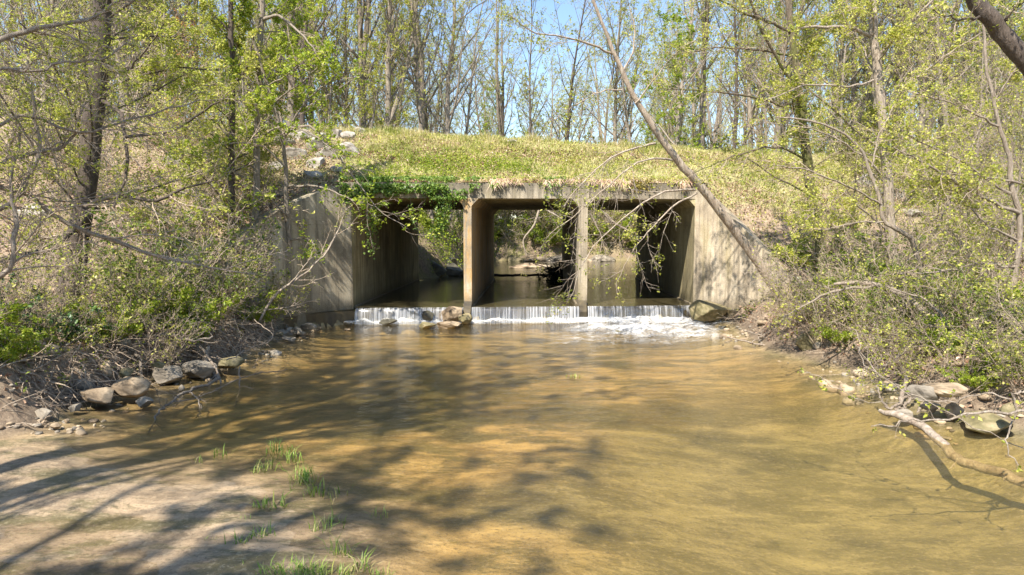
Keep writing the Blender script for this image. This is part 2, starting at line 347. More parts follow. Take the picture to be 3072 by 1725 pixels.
def terrain(x, y):
    """height; flag: 1 = earth fill behind the walls, 0 = in front"""
    x = np.asarray(x, float); y = np.asarray(y, float)
    front = inpoly(x, y, FRONTPOLY); upstream = y > 25
    s = np.minimum(x-XL(y), XR(y)-x)                                   # > 0 inside the channel
    s = np.where(y > 44, np.minimum(s, 49.5-y), s)
    n1 = fbm(x*.35, y*.35, 5)-.5; n2 = fbm(x*1.7+9, y*1.7, 4)-.5
    base = np.where(upstream, .44, 0.0)
    deep = .16+.4*sstep(.5, 3.5, x-.25*(y-8))*sstep(13, 7, y)+.12*sstep(15, 18, y)
    deep = np.where(upstream, .3, deep)
    bed = base-deep*sstep(0, 1.6, s)+n1*.10*sstep(0, 1, s)
    # the sand bar that comes up through the water at the lower left
    bx = sstep(2.3, .0, np.abs(x+2.6-.15*(y-6))/1.0)*1.0
    bar = sstep(8.6, 6.2, y+.35*(x+2.2))*sstep(-.1, -1.7, x+.22*(y-5))
    bed = np.where(upstream, bed, bed*(1-bar)+bar*(-.012+n1*.13+n2*.07))
    d = np.maximum(-s, 0)
    hl = np.where(x < 0, .62, .42)*sstep(0, np.where(x < 0, .75, .7), d-.12)*np.where((x < 0) & (y < 9.2), sstep(9.6, 9.2, y)*0+.25+.75*sstep(7, 9.5, y), 1)
    bank = base+.05*sstep(0, .15, d)+hl+(.10+.08*(x > 0))*np.minimum(d, 40)*1.0+n1*.5*sstep(0, 2, d)+n2*.10*sstep(0, .6, d)
    bank = np.where(upstream, base+.5*sstep(0, 1, d)+.33*np.minimum(d, 5)+.02*d+n1*.6*sstep(0, 2, d), bank)
    yc, zc = crest(x)
    q = yc-y
    up = np.where(q < 4.6, zc-.466*np.maximum(q, 0)**1.0, zc-.466*4.6-.74*(q-4.6))
    back = zc-.8*(y-yc-4.4)
    E = np.where(y < yc, up, np.where(y < yc+4.4, zc+.05, back))+n1*.25+n2*.08
    valley = 2.9+n1*.9+.012*np.maximum(y-40, 0)
    E = np.where(y > yc+4.4, np.maximum(E, valley), E)
    chan = s > 0
    corridor = (np.abs((x-.4)-.031*(y-19.7)) < 5.35)
    rear_y = YF(x)+REAR
    fill = (~front) & (y < rear_y) & (y > np.where(x < 0, 16.5, 18.25)) & ((polydist(x, y, FRONTPOLY.tolist()) < 1e8))
    # zone strictly behind the front walls
    behind = np.zeros(x.shape, bool)
    fx = np.array([p[0] for p in FRONTPOLY]); fy = np.array([p[1] for p in FRONTPOLY])
    behind = (y > np.interp(x, fx, fy)) & (y < rear_y)
    dw = np.where(x < 0, np.hypot(x+6.95, y-16.5), np.hypot(x-7.7, y-18.25))
    ramp = np.maximum(0, E-bank)
    z_out = bank+np.minimum(ramp, np.where(x > 0, .3, .8)*d*d)
    dr = np.maximum(y-rear_y, 0)
    z_up = np.minimum(np.maximum(E, bank), np.where(x < 2, bank+.75*d+0*dr, bank+.75*d))
    E = np.where(behind & (np.abs(x-.4-.031*(y-19.7)) < 5.35), np.maximum(E, 4.0+n2*.05+.1*sstep(19.8, 21, y)), E)
    z = np.where(behind, np.maximum(E, bank*0), np.where(chan, bed, np.where(front, np.minimum(bank, .5), np.where(y > rear_y, np.minimum(z_up, np.maximum(E, bank)), z_out))))
    apron = front & (inpoly(x, y, np.array(APRON)))
    z = np.where(apron, .22, z)
    return z, behind, s
LIP = [(WL-1.40, 17.72), (-5.62, 18.22), (-5.15, 18.72), (-4.4, 19.2), (-1.3, 19.42), (2.0, 19.64), (WR, 19.92), (6.35, 19.05)]
APRON = [(-6.3, 17.5), *LIP, (6.6, 19.3), (WR+.2, 20.4), (WL-.2, 19.8)]

# ---------------------------------------------------------------- terrain, one sheet
def axis(lo, hi, step, far, n):
    a = np.arange(lo, hi+1e-6, step); g = np.geomspace(step, far, n); return a, g
fx = np.arange(-15, 17.01, .13); fy = np.arange(3.2, 34.6, .13)
g1 = np.cumsum(np.geomspace(.2, 60, 26)); xs = np.concatenate([-15-g1[::-1], fx, fx[-1]+g1])
g2 = np.cumsum(np.geomspace(.2, 45, 22)); g3 = np.arange(.4, 26, .4); g4 = g3[-1]+np.cumsum(np.geomspace(.5, 60, 24))
ys = np.concatenate([3.2-g2[::-1], fy, fy[-1]+g3, fy[-1]+g4])
X, Y = np.meshgrid(xs, ys); Z, BH, S = terrain(X, Y)
nx, ny = len(xs), len(ys)
idx = np.arange(nx*ny).reshape(ny, nx); Q = np.stack([idx[:-1, :-1], idx[:-1, 1:], idx[1:, 1:], idx[1:, :-1]], -1).reshape(-1, 4)
bh = BH.ravel()[Q]; mixed = bh.any(1) & ~bh.all(1)
cx = X.ravel()[Q].mean(1); cy = Y.ravel()[Q].mean(1); dz = np.ptp(Z.ravel()[Q], axis=1)
wl = [tuple(p) for p in FRONTPOLY]; near = (polydist(cx, cy, wl) < .3) | ((polydist(cx, cy, [tuple(REARPOLY[0]), tuple(REARPOLY[1])]) < .35))
Q = Q[~(mixed & near & (dz > .35))]
# colour by what lies there: sand, silt and algae of the bed, soil, litter, grass
zc_ = Z; n = fbm(X*.5, Y*.9+3, 5); n_ = fbm(X*1.5, Y*2.8+40, 6)
def c3(*c): return np.array(c)[None, None, :]
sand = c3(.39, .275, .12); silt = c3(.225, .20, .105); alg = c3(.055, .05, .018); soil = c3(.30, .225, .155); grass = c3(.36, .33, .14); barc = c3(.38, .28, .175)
def mixc(a, b, t): return a*(1-t[..., None])+b*t[..., None]
C = mixc(sand, sand*.75, sstep(.45, .6, n))
C = mixc(C, silt, sstep(.2, 2.4, X-.45*(Y-9)+.8*(n-.5)*4)*sstep(15.5, 9, Y+0*X)*.9)
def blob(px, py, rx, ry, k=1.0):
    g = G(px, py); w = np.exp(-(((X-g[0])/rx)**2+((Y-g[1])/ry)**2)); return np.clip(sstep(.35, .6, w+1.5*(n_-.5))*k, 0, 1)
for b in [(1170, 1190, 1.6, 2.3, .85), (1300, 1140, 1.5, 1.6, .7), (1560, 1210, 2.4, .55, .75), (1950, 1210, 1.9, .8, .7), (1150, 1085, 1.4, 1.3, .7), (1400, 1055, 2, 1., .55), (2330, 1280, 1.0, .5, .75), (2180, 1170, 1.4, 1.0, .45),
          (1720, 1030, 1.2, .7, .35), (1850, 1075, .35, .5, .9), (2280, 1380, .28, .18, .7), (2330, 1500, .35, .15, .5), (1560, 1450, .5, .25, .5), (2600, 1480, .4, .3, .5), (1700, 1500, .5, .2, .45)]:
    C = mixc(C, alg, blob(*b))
C = mixc(C, c3(.30, .25, .13), sstep(14, 17, Y)*.5)
up = Y > 25
C = np.where(up[..., None], c3(.2, .17, .08), C); alg_ = 0
inb = sstep(-.25, .15, S)
bar = sstep(8.9, 6.2, Y+.35*(X+2.2))*sstep(.1, -1.7, X+.22*(Y-5))
C = mixc(C, barc*(.8+.5*(n[..., None]-.5)), bar)
yc, zc = crest(X)
gr = sstep(-5.2, -3.6, Y-yc+2.2*(n_-.5)*2)*sstep(6.5, 4.4, Y-yc)*np.where(X < -5.3, sstep(-9, -5.3, X)*.6+.15, 1)
bankc = mixc(mixc(np.where((Y > 31)[..., None], c3(.2, .19, .08), soil), soil*.7, sstep(.4, .6, n_)), grass*(.85+.6*(n[..., None]-.5)), gr)
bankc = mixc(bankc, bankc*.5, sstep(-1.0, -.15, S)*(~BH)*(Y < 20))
C = np.where((~BH & (S > -.25))[..., None], mixc(bankc, C, inb), bankc)
msk = np.stack([sstep(.06, -.01, Z), np.where(BH, 0, sstep(-.3, .1, S)), np.where(BH | (S < 0), 1, 0)*(1-gr)*sstep(.05, .6, -S+BH*5)], -1)
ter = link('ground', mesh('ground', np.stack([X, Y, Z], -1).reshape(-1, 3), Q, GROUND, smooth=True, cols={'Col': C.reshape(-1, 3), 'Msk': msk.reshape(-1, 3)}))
tag(ter, kind='structure')
def gz(x, y): return terrain(np.atleast_1d(x), np.atleast_1d(y))[0]

# ---------------------------------------------------------------- water
def sheet(name, poly, z, mat):
    me = bpy.data.meshes.new(name); bm = bmesh.new(); f = bm.faces.new([bm.verts.new((x, y, z)) for x, y in poly]); f.normal_update()
    if f.normal.z < 0: f.normal_flip()
    bm.to_mesh(me); bm.free(); me.materials.append(mat); return link(name, me)
wx = np.arange(-9, 9.01, .15); wy = np.concatenate([-np.geomspace(60, 1, 24), np.arange(0, 20.3, .15)]); WX, WY = np.meshgrid(wx, wy); WZ, WB, _ = terrain(WX, WY)
i = np.arange(WX.size).reshape(WX.shape); F = np.stack([i[:-1, :-1], i[:-1, 1:], i[1:, 1:], i[1:, :-1]], -1).reshape(-1, 4)
lipw = np.interp(WX, [p[0] for p in LIP], [p[1]+.06 for p in LIP]); F = F[(WZ.ravel()[F] < .08).any(1) & (WY.ravel()[F] < lipw.ravel()[F]+.1).all(1) & ~WB.ravel()[F].all(1)]
w = link('pool_water', mesh('pool_water', np.stack([WX, np.minimum(WY, lipw), 0*WX], -1).reshape(-1, 3), F, WATER, smooth=True, cols={'Depth': np.repeat(np.clip(-WZ.reshape(-1, 1)/.22, 0, 3), 3, 1)})); tag(w, kind='structure')
r0, r1 = fp(WL)+AX*REAR, fp(WR)+AX*REAR
w = sheet('upstream_water', [(x, y-.01) for x, y in LIP[3:7]]+[(WR-.02, 20.2), tuple(r1), (13, 34), (16, 52), (-12, 52), (-8, 33), tuple(r0), (WL+.02, 19.6)], ZW, WATERUP); tag(w, kind='structure')
w = sheet('apron_water', [(LIP[i][0], LIP[i][1]-.01) for i in range(1, 4)]+[(WL+.02, 19.42), (-5.2, 18.84)], ZW-.035, WATERUP); tag(w, kind='structure')

# falls: one sheet per bay, curling over the lip
def fall(x0, x1, name):
    t = np.linspace(x0, x1, 60); lip = np.interp(t, [p[0] for p in LIP], [p[1] for p in LIP])
    prof = [(-.03, ZW+.006), (.05, ZW), (.09, ZW-.04), (.125, ZW-.12), (.155, ZW-.25), (.18, ZW-.38), (.195, -.03)]
    V = np.array([[(x, y-o*(1+.10*math.sin(x*9)), z) for x, y in zip(t, lip)] for o, z in prof])
    n_, m_ = V.shape[:2]; i = np.arange(n_*m_).reshape(n_, m_)
    F = np.stack([i[:-1, :-1], i[:-1, 1:], i[1:, 1:], i[1:, :-1]], -1).reshape(-1, 4)
    return tag(link('waterfall', mesh('waterfall', V.reshape(-1, 3), F, FALL, smooth=True)), kind='structure')
fall(-4.42, C1-.12, 'a'); fall(C1+.12, C2-.13, 'b'); fall(C2+.13, 5.95, 'c')
# foam
gx = np.arange(-5.4, 7.4, .05); gy = np.arange(14.2, 19.9, .05); GX, GY = np.meshgrid(gx, gy)
lipy = np.interp(GX, [p[0] for p in LIP], [p[1] for p in LIP]); dd = lipy-GY
a = np.clip(1.15-np.maximum(dd-.2, 0)*np.where(GX < C1, 4.2, np.where(GX < 1.2, 2.6, 1.3)), 0, 1)
wk = np.exp(-((GX-(3.3+.1*(18-GY)))/2.0)**2)*sstep(4.6, 1.2, dd)
wk = np.exp(-((GX-(3.55-.25*(18-GY)))/2.3)**4)*sstep(6.2, 1.8, dd)*(.55+.9*fbm(GX*.9+3, GY*1.6, 3)); a = np.maximum(a, wk*.8); 
for (px, py, rx, ry, k) in [(2000, 1005, 1.6, .25, .7), (2150, 1010, .9, .2, .5), (1760, 1000, .5, .5, .6), (1700, 1035, .45, .12, .6), (1880, 970, 1.6, .5, 1), (1300, 975, .3, .2, .7)]:
    g = G(px, py); a = np.maximum(a, k*np.exp(-((GX-g[0])/rx)**2-((GY-g[1])/ry)**2))
a *= sstep(-.02, .05, dd)*sstep(0, .15, 6.5-GX)*sstep(6.4, 5.0, GX+.0*(19-GY)+.35*(17.5-GY)); a[(GX < -4.7)] *= .4
GZ = .012+a*(fbm(GX*2.6, GY*4.5, 5)-.25)*.34
i = np.arange(GX.size).reshape(GX.shape); F = np.stack([i[:-1, :-1], i[:-1, 1:], i[1:, 1:], i[1:, :-1]], -1).reshape(-1, 4)
keep = (a.ravel()[F] > .03).any(1) & (dd.ravel()[F] > 0).all(1)
tag(link('foam', mesh('foam', np.stack([GX, GY, GZ], -1).reshape(-1, 3), F[keep], FOAM, smooth=True, cols={'Col': np.repeat(a.reshape(-1, 1), 3, 1)})), 'white foam churning below the little waterfall', 'foam', kind='stuff')

# ---------------------------------------------------------------- culvert
def prism(bag, foot, z0, z1, m=0):
    """vertical prism over a plan outline; z0/z1 scalars or per-vertex lists"""
    n = len(foot); z0 = np.broadcast_to(z0, n); z1 = np.broadcast_to(z1, n)
    V = [(*p, z) for p, z in zip(foot, z0)]+[(*p, z) for p, z in zip(foot, z1)]
    for i in range(n):
        j = (i+1) % n; bag.add([V[i], V[j], V[n+j], V[n+i]], [[0, 1, 2, 3]], m, False)
    if n == 4:
        bag.add(V[n:], [[0, 1, 2, 3]], m, False); bag.add(V[:n], [[3, 2, 1, 0]], m, False)
cul = empty('box_culvert', (0, 0, 0))
tag(cul, 'three barrel stained concrete box culvert carrying the grassy embankment over the creek', 'culvert')
def wallseg(x, hw, ext=0.0):
    a = fp(x)-AX*ext; b = a+AX*(REAR+ext); o = np.array([AX[1], -AX[0]])*hw
    return a, b, o
def xsec(name, x, hw, mat, hl, hr, ext=0.0, z0=-.3):
    """barrel wall with haunches running along the barrels; x centre, hw half width"""
    a, b, o = wallseg(x, hw, ext); h = .22
    prof = [(-1, 0, z0), (-1, 0, ZC-h), (-1, -hl, ZC), (1, hr, ZC), (1, 0, ZC-h), (1, 0, z0)]
    bag = Bag(); P = []
    for q in (a, b):
        P.append([(q[0]+o[0]*s+np.sign(s)*abs(e)*AX[1], q[1]+o[1]*s, z) for s, e, z in prof])
    n = len(prof)
    for i in range(n):
        j = (i+1) % n; bag.add([P[0][i], P[0][j], P[1][j], P[1][i]], [[0, 1, 2, 3]], 0, False)
    bag.add(P[0], [[5, 4, 1, 0]], 0, False); bag.add(P[0], [[1, 4, 3, 2]], 0, False); bag.add(P[1], [[0, 1, 4, 5]], 0, False); bag.add(P[1], [[1, 2, 3, 4]], 0, False)
    return link(name, bag.mesh(name, mat), cul)
pl = xsec('barrel_wall', WL-.15, .15, CONIN, 0, .2); pr = xsec('barrel_wall', WR+.15, .15, CONIN, .2, 0)
p1 = xsec('pier', C1, .115, CONO, .2, .2, .05); p2 = xsec('pier', C2, .13, CONC, .2, .2, .05)
p1['label'] = 'left pier with orange stained front edge'; p2['label'] = 'right pier with pale weathered front edge'
bag = Bag()   # roof slab: strip between the outer walls
a0, b0, c0, d0 = fp(WL-.3), fp(WR+.3), fp(WR+.3)+AX*REAR, fp(WL-.3)+AX*REAR
prism(bag, [a0+AX*.32, b0+AX*.32, c0-AX*.3, d0-AX*.3], ZC-.002, ZC+.35); link('roof_slab', bag.mesh('roof_slab', CONIN), cul)
bag = Bag(); prism(bag, [a0, b0, b0+AX*.32, a0+AX*.32], ZC+.003, ZT)
link('headwall', bag.mesh('headwall', CONC), cul)
bag = Bag(); prism(bag, [d0-AX*.3, c0-AX*.3, c0, d0], ZC+.003, ZT-.1); link('headwall', bag.mesh('headwall', CONC), cul)
# pilaster strips over the piers
for x, hw in ((C1, .17), (C2, .17)):
    bag = Bag(); q = fp(x)-AX*.03; o = np.array([AX[1], -AX[0]])
    prism(bag, [q-o*hw, q+o*hw, q+o*hw+AX*.04, q-o*hw+AX*.04], ZC+.0, ZT-.06)
    link('pilaster', bag.mesh('pilaster', CONC), cul)
    # nose below the water line
    bag = Bag(); prism(bag, [q-o*.10-AX*.34, q+o*.10-AX*.34, q+o*.115, q-o*.115], [-.25]*4, [.30, .30, .62, .62]); link('pier_nose', bag.mesh('pier_nose', COND), cul)
# floor slab, with its overflow lip
bag = Bag(); fl = [(p[0], p[1]) for p in LIP]+[tuple(fp(WR+.1)+AX*.5), tuple(c0), tuple(d0), tuple(fp(WL-.1)+AX*.5), (-5.3, 18.85), (-6.1, 17.65)]
me = bpy.data.meshes.new('floor_slab'); bm = bmesh.new(); f = bm.faces.new([bm.verts.new((x, y, ZW-.06)) for x, y in fl]); f.normal_update()
if f.normal.z < 0: f.normal_flip()
r = bmesh.ops.extrude_face_region(bm, geom=[f]); bmesh.ops.translate(bm, vec=(0, 0, -.75), verts=[v for v in r['geom'] if isinstance(v, bmesh.types.BMVert)])
bmesh.ops.recalc_face_normals(bm, faces=bm.faces); bm.to_mesh(me); bm.free(); me.materials.append(COND); link('floor_slab', me, cul)
# small ledges along the feet of the barrel walls
for x, s in ((WL, 1), (C1, 1), (C1, -1), (C2, 1), (C2, -1), (WR, -1)):
    hw = {WL: .0, C1: .115, C2: .13, WR: 0}[x]; a, b, o = wallseg(x, 1); q = a+o*s*hw+AX*.25; e = b+o*s*hw-AX*.1
    bag = Bag(); prism(bag, [q, q+o*s*.055, e+o*s*.055, e], ZW-.2, ZW+.035); link('foot_ledge', bag.mesh('foot_ledge', CONW), cul)
# wing walls with sloping tops and a little thickness
def wing(pts, tops, mat, side, lab):
    P = np.array(pts); d = nrm(np.gradient(P, axis=0)); o = np.stack([-d[:, 1], d[:, 0]], 1)*side*.46
    bag = Bag(); K = 14; t = np.linspace(0, len(P)-1, K); ii = np.arange(len(P))
    F = np.stack([np.interp(t, ii, P[:, 0]), np.interp(t, ii, P[:, 1])], 1); O = np.stack([np.interp(t, ii, o[:, 0]), np.interp(t, ii, o[:, 1])], 1)
    T = np.interp(t, ii, tops); B = F+O; lo = -.4; bat = O*-.09
    for k in range(K-1):
        f0, f1, b0_, b1_ = F[k], F[k+1], B[k], B[k+1]; u0, u1 = T[k], T[k+1]
        bag.add([(*(f0+bat[k]), lo), (*(f1+bat[k+1]), lo), (*f1, u1), (*f0, u0)], [[0, 1, 2, 3]], 0, False)
        bag.add([(*f0, u0), (*f1, u1), (*b1_, u1), (*b0_, u0)], [[0, 1, 2, 3]], 0, False)
        bag.add([(*b0_, lo), (*b1_, lo), (*b1_, u1), (*b0_, u0)], [[3, 2, 1, 0]], 0, False)
    bag.add([(*F[-1], lo), (*B[-1], lo), (*B[-1], T[-1]), (*F[-1], T[-1])], [[0, 1, 2, 3]], 0, False)
    bag.add([(*F[0], lo), (*B[0], lo), (*B[0], T[0]), (*F[0], T[0])], [[3, 2, 1, 0]], 0, False)
    w_ = link('wing_wall', bag.mesh('wing_wall', mat), cul); w_['label'] = lab; return w_
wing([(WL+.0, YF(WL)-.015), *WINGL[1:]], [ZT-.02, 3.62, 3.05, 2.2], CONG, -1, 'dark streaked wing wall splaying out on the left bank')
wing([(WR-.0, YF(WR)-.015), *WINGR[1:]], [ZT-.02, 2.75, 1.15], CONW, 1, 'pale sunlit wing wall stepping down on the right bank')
# ---------------------------------------------------------------- trees
def crownmesh(name, tws, lf, mats):
    """tws: list of (P,R,sides); lf: list of (V,F) -> one mesh, twigs slot 0, leaves slot 1.."""
    b = Bag()
    for P, R, s in tws: b.add(*tubes(P, R, s), 0, True)
    for k, (V, F) in enumerate(lf): b.add(V, F, 1+k if len(mats) > 2 else 1, False)
    return b.mesh(name, mats)
def trunkmesh(name, tws, mat):
    b = Bag()
    for P, R, s in tws: b.add(*tubes(P, R, s), 0, True)
    return b.mesh(name, mat)
def forest_tree(seed, H=18, r=.17, bark=B_GREY, leaf=L_YG, nl=5, ls=.07, fork=0, start=.3, nlimb=16, lean=.03, twigs=5, kind=''):
    rng = np.random.default_rng(seed)
    P0, R0 = grow(np.zeros((1, 3)), np.array([[rng.normal()*lean, rng.normal()*lean, 1]]), np.array([H]), np.array([r]), 16, .035, .03, rng, .12)
    R0[0, 0] *= 1.35; R0[0, 1] *= 1.06; P0[0, 0, 2] = -.5
    stems = [(P0, R0, 9)]
    P1, R1 = kids(P0, R0, nlimb, start, .97, 38, .34, rng, 8, .10, .07, .5, .012, .2)
    if fork:
        Pf, Rf = kids(P0, R0, fork, .22, .5, 14, .75, rng, 12, .05, .05, .75, .04, .15, shrink=.3); stems.append((Pf, Rf, 7))
        Pk, Rk = kids(Pf, Rf, 7, .2, .97, 38, .3, rng, 8, .1, .07, .5, .012, .2); P1 = np.concatenate([P1, Pk]); R1 = np.concatenate([R1, Rk])
    stems.append((P1, R1, 5))
    P2, R2 = kids(P1, R1, 6, .15, .98, 42, .45, rng, 5, .13, .04, .5, .007, .3)
    P3, R3 = kids(P2, R2, twigs, .1, 1, 45, .6, rng, 4, .16, .03, .6, .0045, .4)
    V = leaves(on(P3, nl, rng, .45, .04), rng, ls)
    t = link('trunk', trunkmesh('trunk', stems, bark)); c = link('crown', crownmesh('crown', [(P2, R2, 3), (P3, R3, 3)], [V], [B_TWD if bark is not B_PALE else B_TWIG, leaf]))
    return t, c
def bush(seed, H=2, stems=9, leaf=L_YG, nl=4, ls=.045, spread=.6, bark=B_TWIG, k1=6, k2=4, r=.012, droop=-.02, two=None):
    rng = np.random.default_rng(seed); n = stems
    an = rng.random(n)*6.283; D = np.stack([np.cos(an)*spread, np.sin(an)*spread, np.ones(n)], 1)*rng.uniform(.6, 1.3, (n, 1)); D[:, 2] += .2
    S = np.stack([np.cos(an)*.12, np.sin(an)*.12, np.full(n, -.08)], 1)*rng.uniform(.3, 1.6, (n, 1)); S[:, 2] = -.1
    P0, R0 = grow(S, D, H*rng.uniform(.6, 1.25, n), r*rng.uniform(.6, 1.5, n), 9, .10, droop, rng, .25)
    P1, R1 = kids(P0, R0, k1, .15, .98, 42, .45, rng, 6, .16, .0, .6, .007, .4)
    P2, R2 = kids(P1, R1, k2, .1, 1, 45, .5, rng, 4, .2, .02, .6, .0052, .5)
    V = leaves(on(P2, nl, rng, .6, .035, .4), rng, ls*1.15)
    lf = [V]; mats = [bark, leaf]
    t = link('stems', trunkmesh('stems', [(P0, R0, 5)], bark)); c = link('foliage', crownmesh('foliage', [(P1, R1, 3), (P2, R2, 3)], lf, mats))
    return t, c
class Kind:
    """a plant built once; every further plant is a copy of its objects"""
    def __init__(s, name, parts, label, cat, group): s.name, s.parts, s.label, s.cat, s.group, s.used = name, parts, label, cat, group, False
    def put(s, x, y, rz, sc_=1, z=None, label=None, group=None, tilt=(0, 0), name=None):
        e = empty(name or s.name, (x, y, float(gz(x, y)[0]) if z is None else z), rz); e.scale = (sc_,)*3 if np.isscalar(sc_) else sc_
        e.rotation_euler.x, e.rotation_euler.y = tilt
        tag(e, label or s.label, s.cat, group or s.group)
        for p in s.parts:
            c = p
            if s.used: c = p.copy(); COL.objects.link(c)
            c.parent = e
        s.used = True; return e
rng = np.random.default_rng(11); r0_ = np.random.default_rng(12)
K_F = [Kind('forest_tree', forest_tree(s, **k), lab, 'tree', g) for s, k, lab, g in [
    (1, dict(H=20, r=.22, nl=6, fork=0, nlimb=30, twigs=6, ls=.085), 'tall straight grey trunked tree with thin new leaves in the woods behind the embankment', 'straight trees in the woods'),
    (2, dict(H=19, r=.20, nl=4, fork=1, nlimb=24, twigs=6, ls=.085), 'forked grey trunked tree with thin new leaves in the woods behind the embankment', 'forked trees in the woods'),
    (3, dict(H=17, r=.13, nl=5, nlimb=28, lean=.08, twigs=6, ls=.085), 'slim leaning grey tree with thin new leaves in the woods behind the embankment', 'slim leaning trees in the woods'),
    (4, dict(H=21, r=.25, nl=3, fork=2, nlimb=20, start=.3, twigs=6, ls=.085), 'thick many forked grey tree in the woods behind the embankment', 'thick forked trees in the woods'),
    (5, dict(H=13, r=.08, nl=8, nlimb=28, start=.12, ls=.09), 'young thin tree leafy from low down in the woods behind the embankment', 'young leafy trees in the woods'),
    (6, dict(H=11, r=.07, nl=9, nlimb=26, start=.12, leaf=L_BR, ls=.10), 'small bright green leafy tree in the woods behind the embankment', 'bright green small trees in the woods'),
    (7, dict(H=18, r=.15, nl=2, nlimb=26, bark=B_DARK, start=.2, twigs=6), 'dark nearly bare tree in the woods behind the embankment', 'dark bare trees in the woods'),
    (8, dict(H=8, r=.05, nl=1, nlimb=18, start=.08, lean=.12, bark=B_TWD), 'small bare twiggy sapling in the woods behind the embankment', 'bare saplings in the woods')]]
def clear_rear(x, y): return terrain(np.array([x]), np.array([y]))[2][0] > -.6
pts = []
def scatter(n, y0, y1, kinds, wts, mind, smin=.8, smax=1.15, xr=.79, seed=0, cond=None):
    r_ = np.random.default_rng(seed); c = 0; tr = 0
    while c < n and tr < n*40:
        tr += 1; y = y0+(y1-y0)*r_.random(); x = (r_.random()*2-1)*(y*xr+3)
        if clear_rear(x, y) or (cond and not cond(x, y, r_)): continue
        if any((x-a)**2+(y-b)**2 < mind**2 for a, b in pts): continue
        pts.append((x, y)); k = r_.choice(len(kinds), p=np.array(wts)/sum(wts))
        kinds[k].put(x, y, r_.random()*6.28, smin+(smax-smin)*r_.random(), tilt=(r_.normal()*.03, r_.normal()*.03)); c += 1
# the woods behind: sparser in the middle, where the sky shows through
def thin(x, y, r_):
    px = 1536+2048*x/y; return r_.random() > .35*math.exp(-((px-1500)/380)**2)+.05
scatter(112, 32.5, 46, K_F, [3, 3, 4, 2, 2, 1.2, 2, 3], 1.6, seed=1, cond=thin)
scatter(165, 46, 84, K_F, [4, 3, 4, 2, 3, 1.5, 1, 2], 1.9, seed=2, cond=thin)
# understorey just over the crest
K_U = [Kind('thicket_shrub', bush(20+i, H=3.2, stems=9, leaf=[L_YG, L_BR, L_MD][i], nl=[4, 8, 8][i], ls=.07, spread=.45, bark=B_TWD, r=.016, k1=8, k2=5), lab, 'shrub', g) for i, (lab, g) in enumerate([
    ('twiggy thin leaved shrub in the thicket behind the road crest', 'twiggy thicket shrubs'), ('bright leafy shrub in the thicket behind the road crest', 'bright thicket shrubs'), ('green shrub in the thicket behind the road crest', 'green thicket shrubs')])]
rf = np.random.default_rng(9); fb = Bag(); LT = [forest_tree(700+i, H=h, r=r, nl=3, nlimb=20, twigs=3, ls=.13) for i, (h, r) in enumerate([(20, .2), (18, .15), (14, .1)])]
LM = []
for t_, c_ in LT:
    q_ = []
    for o_ in (t_, c_):
        m_ = o_.data; v_ = np.zeros(len(m_.vertices)*3, np.float32); m_.vertices.foreach_get('co', v_); k_ = np.array([p_.loop_total for p_ in m_.polygons]); l_ = np.zeros(len(m_.loops), np.int32); m_.loops.foreach_get('vertex_index', l_)
        st4 = np.cumsum(k_)-k_; F4 = l_[(st4[k_ == 4][:, None]+np.arange(4))]; F3 = l_[(st4[k_ == 3][:, None]+np.arange(3))]; q_.append((v_.reshape(-1, 3).astype(float), F4, F3))
    LM.append(q_)
    for o_ in (t_, c_): bpy.data.objects.remove(o_)
for k in range(120):
    y = rf.uniform(84, 130); x = rf.uniform(-1, 1)*(y*.8+3); a_ = rf.random()*6.28; R_ = np.array([[math.cos(a_), -math.sin(a_), 0], [math.sin(a_), math.cos(a_), 0], [0, 0, 1]])*rf.uniform(.85, 1.15); z = float(gz(x, y)[0])
    for j_, (v_, F4, F3) in enumerate(LM[k % 3]):
        n0 = fb.n; fb.add(v_@R_.T+np.array([x, y, z]), F4, 0 if j_ == 0 else 1, True)
        if len(F3): fb.q.append((F3+n0, 2, False))
tag(link('far_woods', fb.mesh('far_woods', [B_GREY, B_TWD, L_YG])), 'far off woodland of thin trunks closing the view', 'woods', kind='stuff')
pts = []
scatter(60, 31.5, 44, K_U, [4, 2, 2], 1.1, .8, 1.5, seed=3)
scatter(34, 44, 64, K_U, [4, 1, 3], 1.8, 1., 2., seed=4)

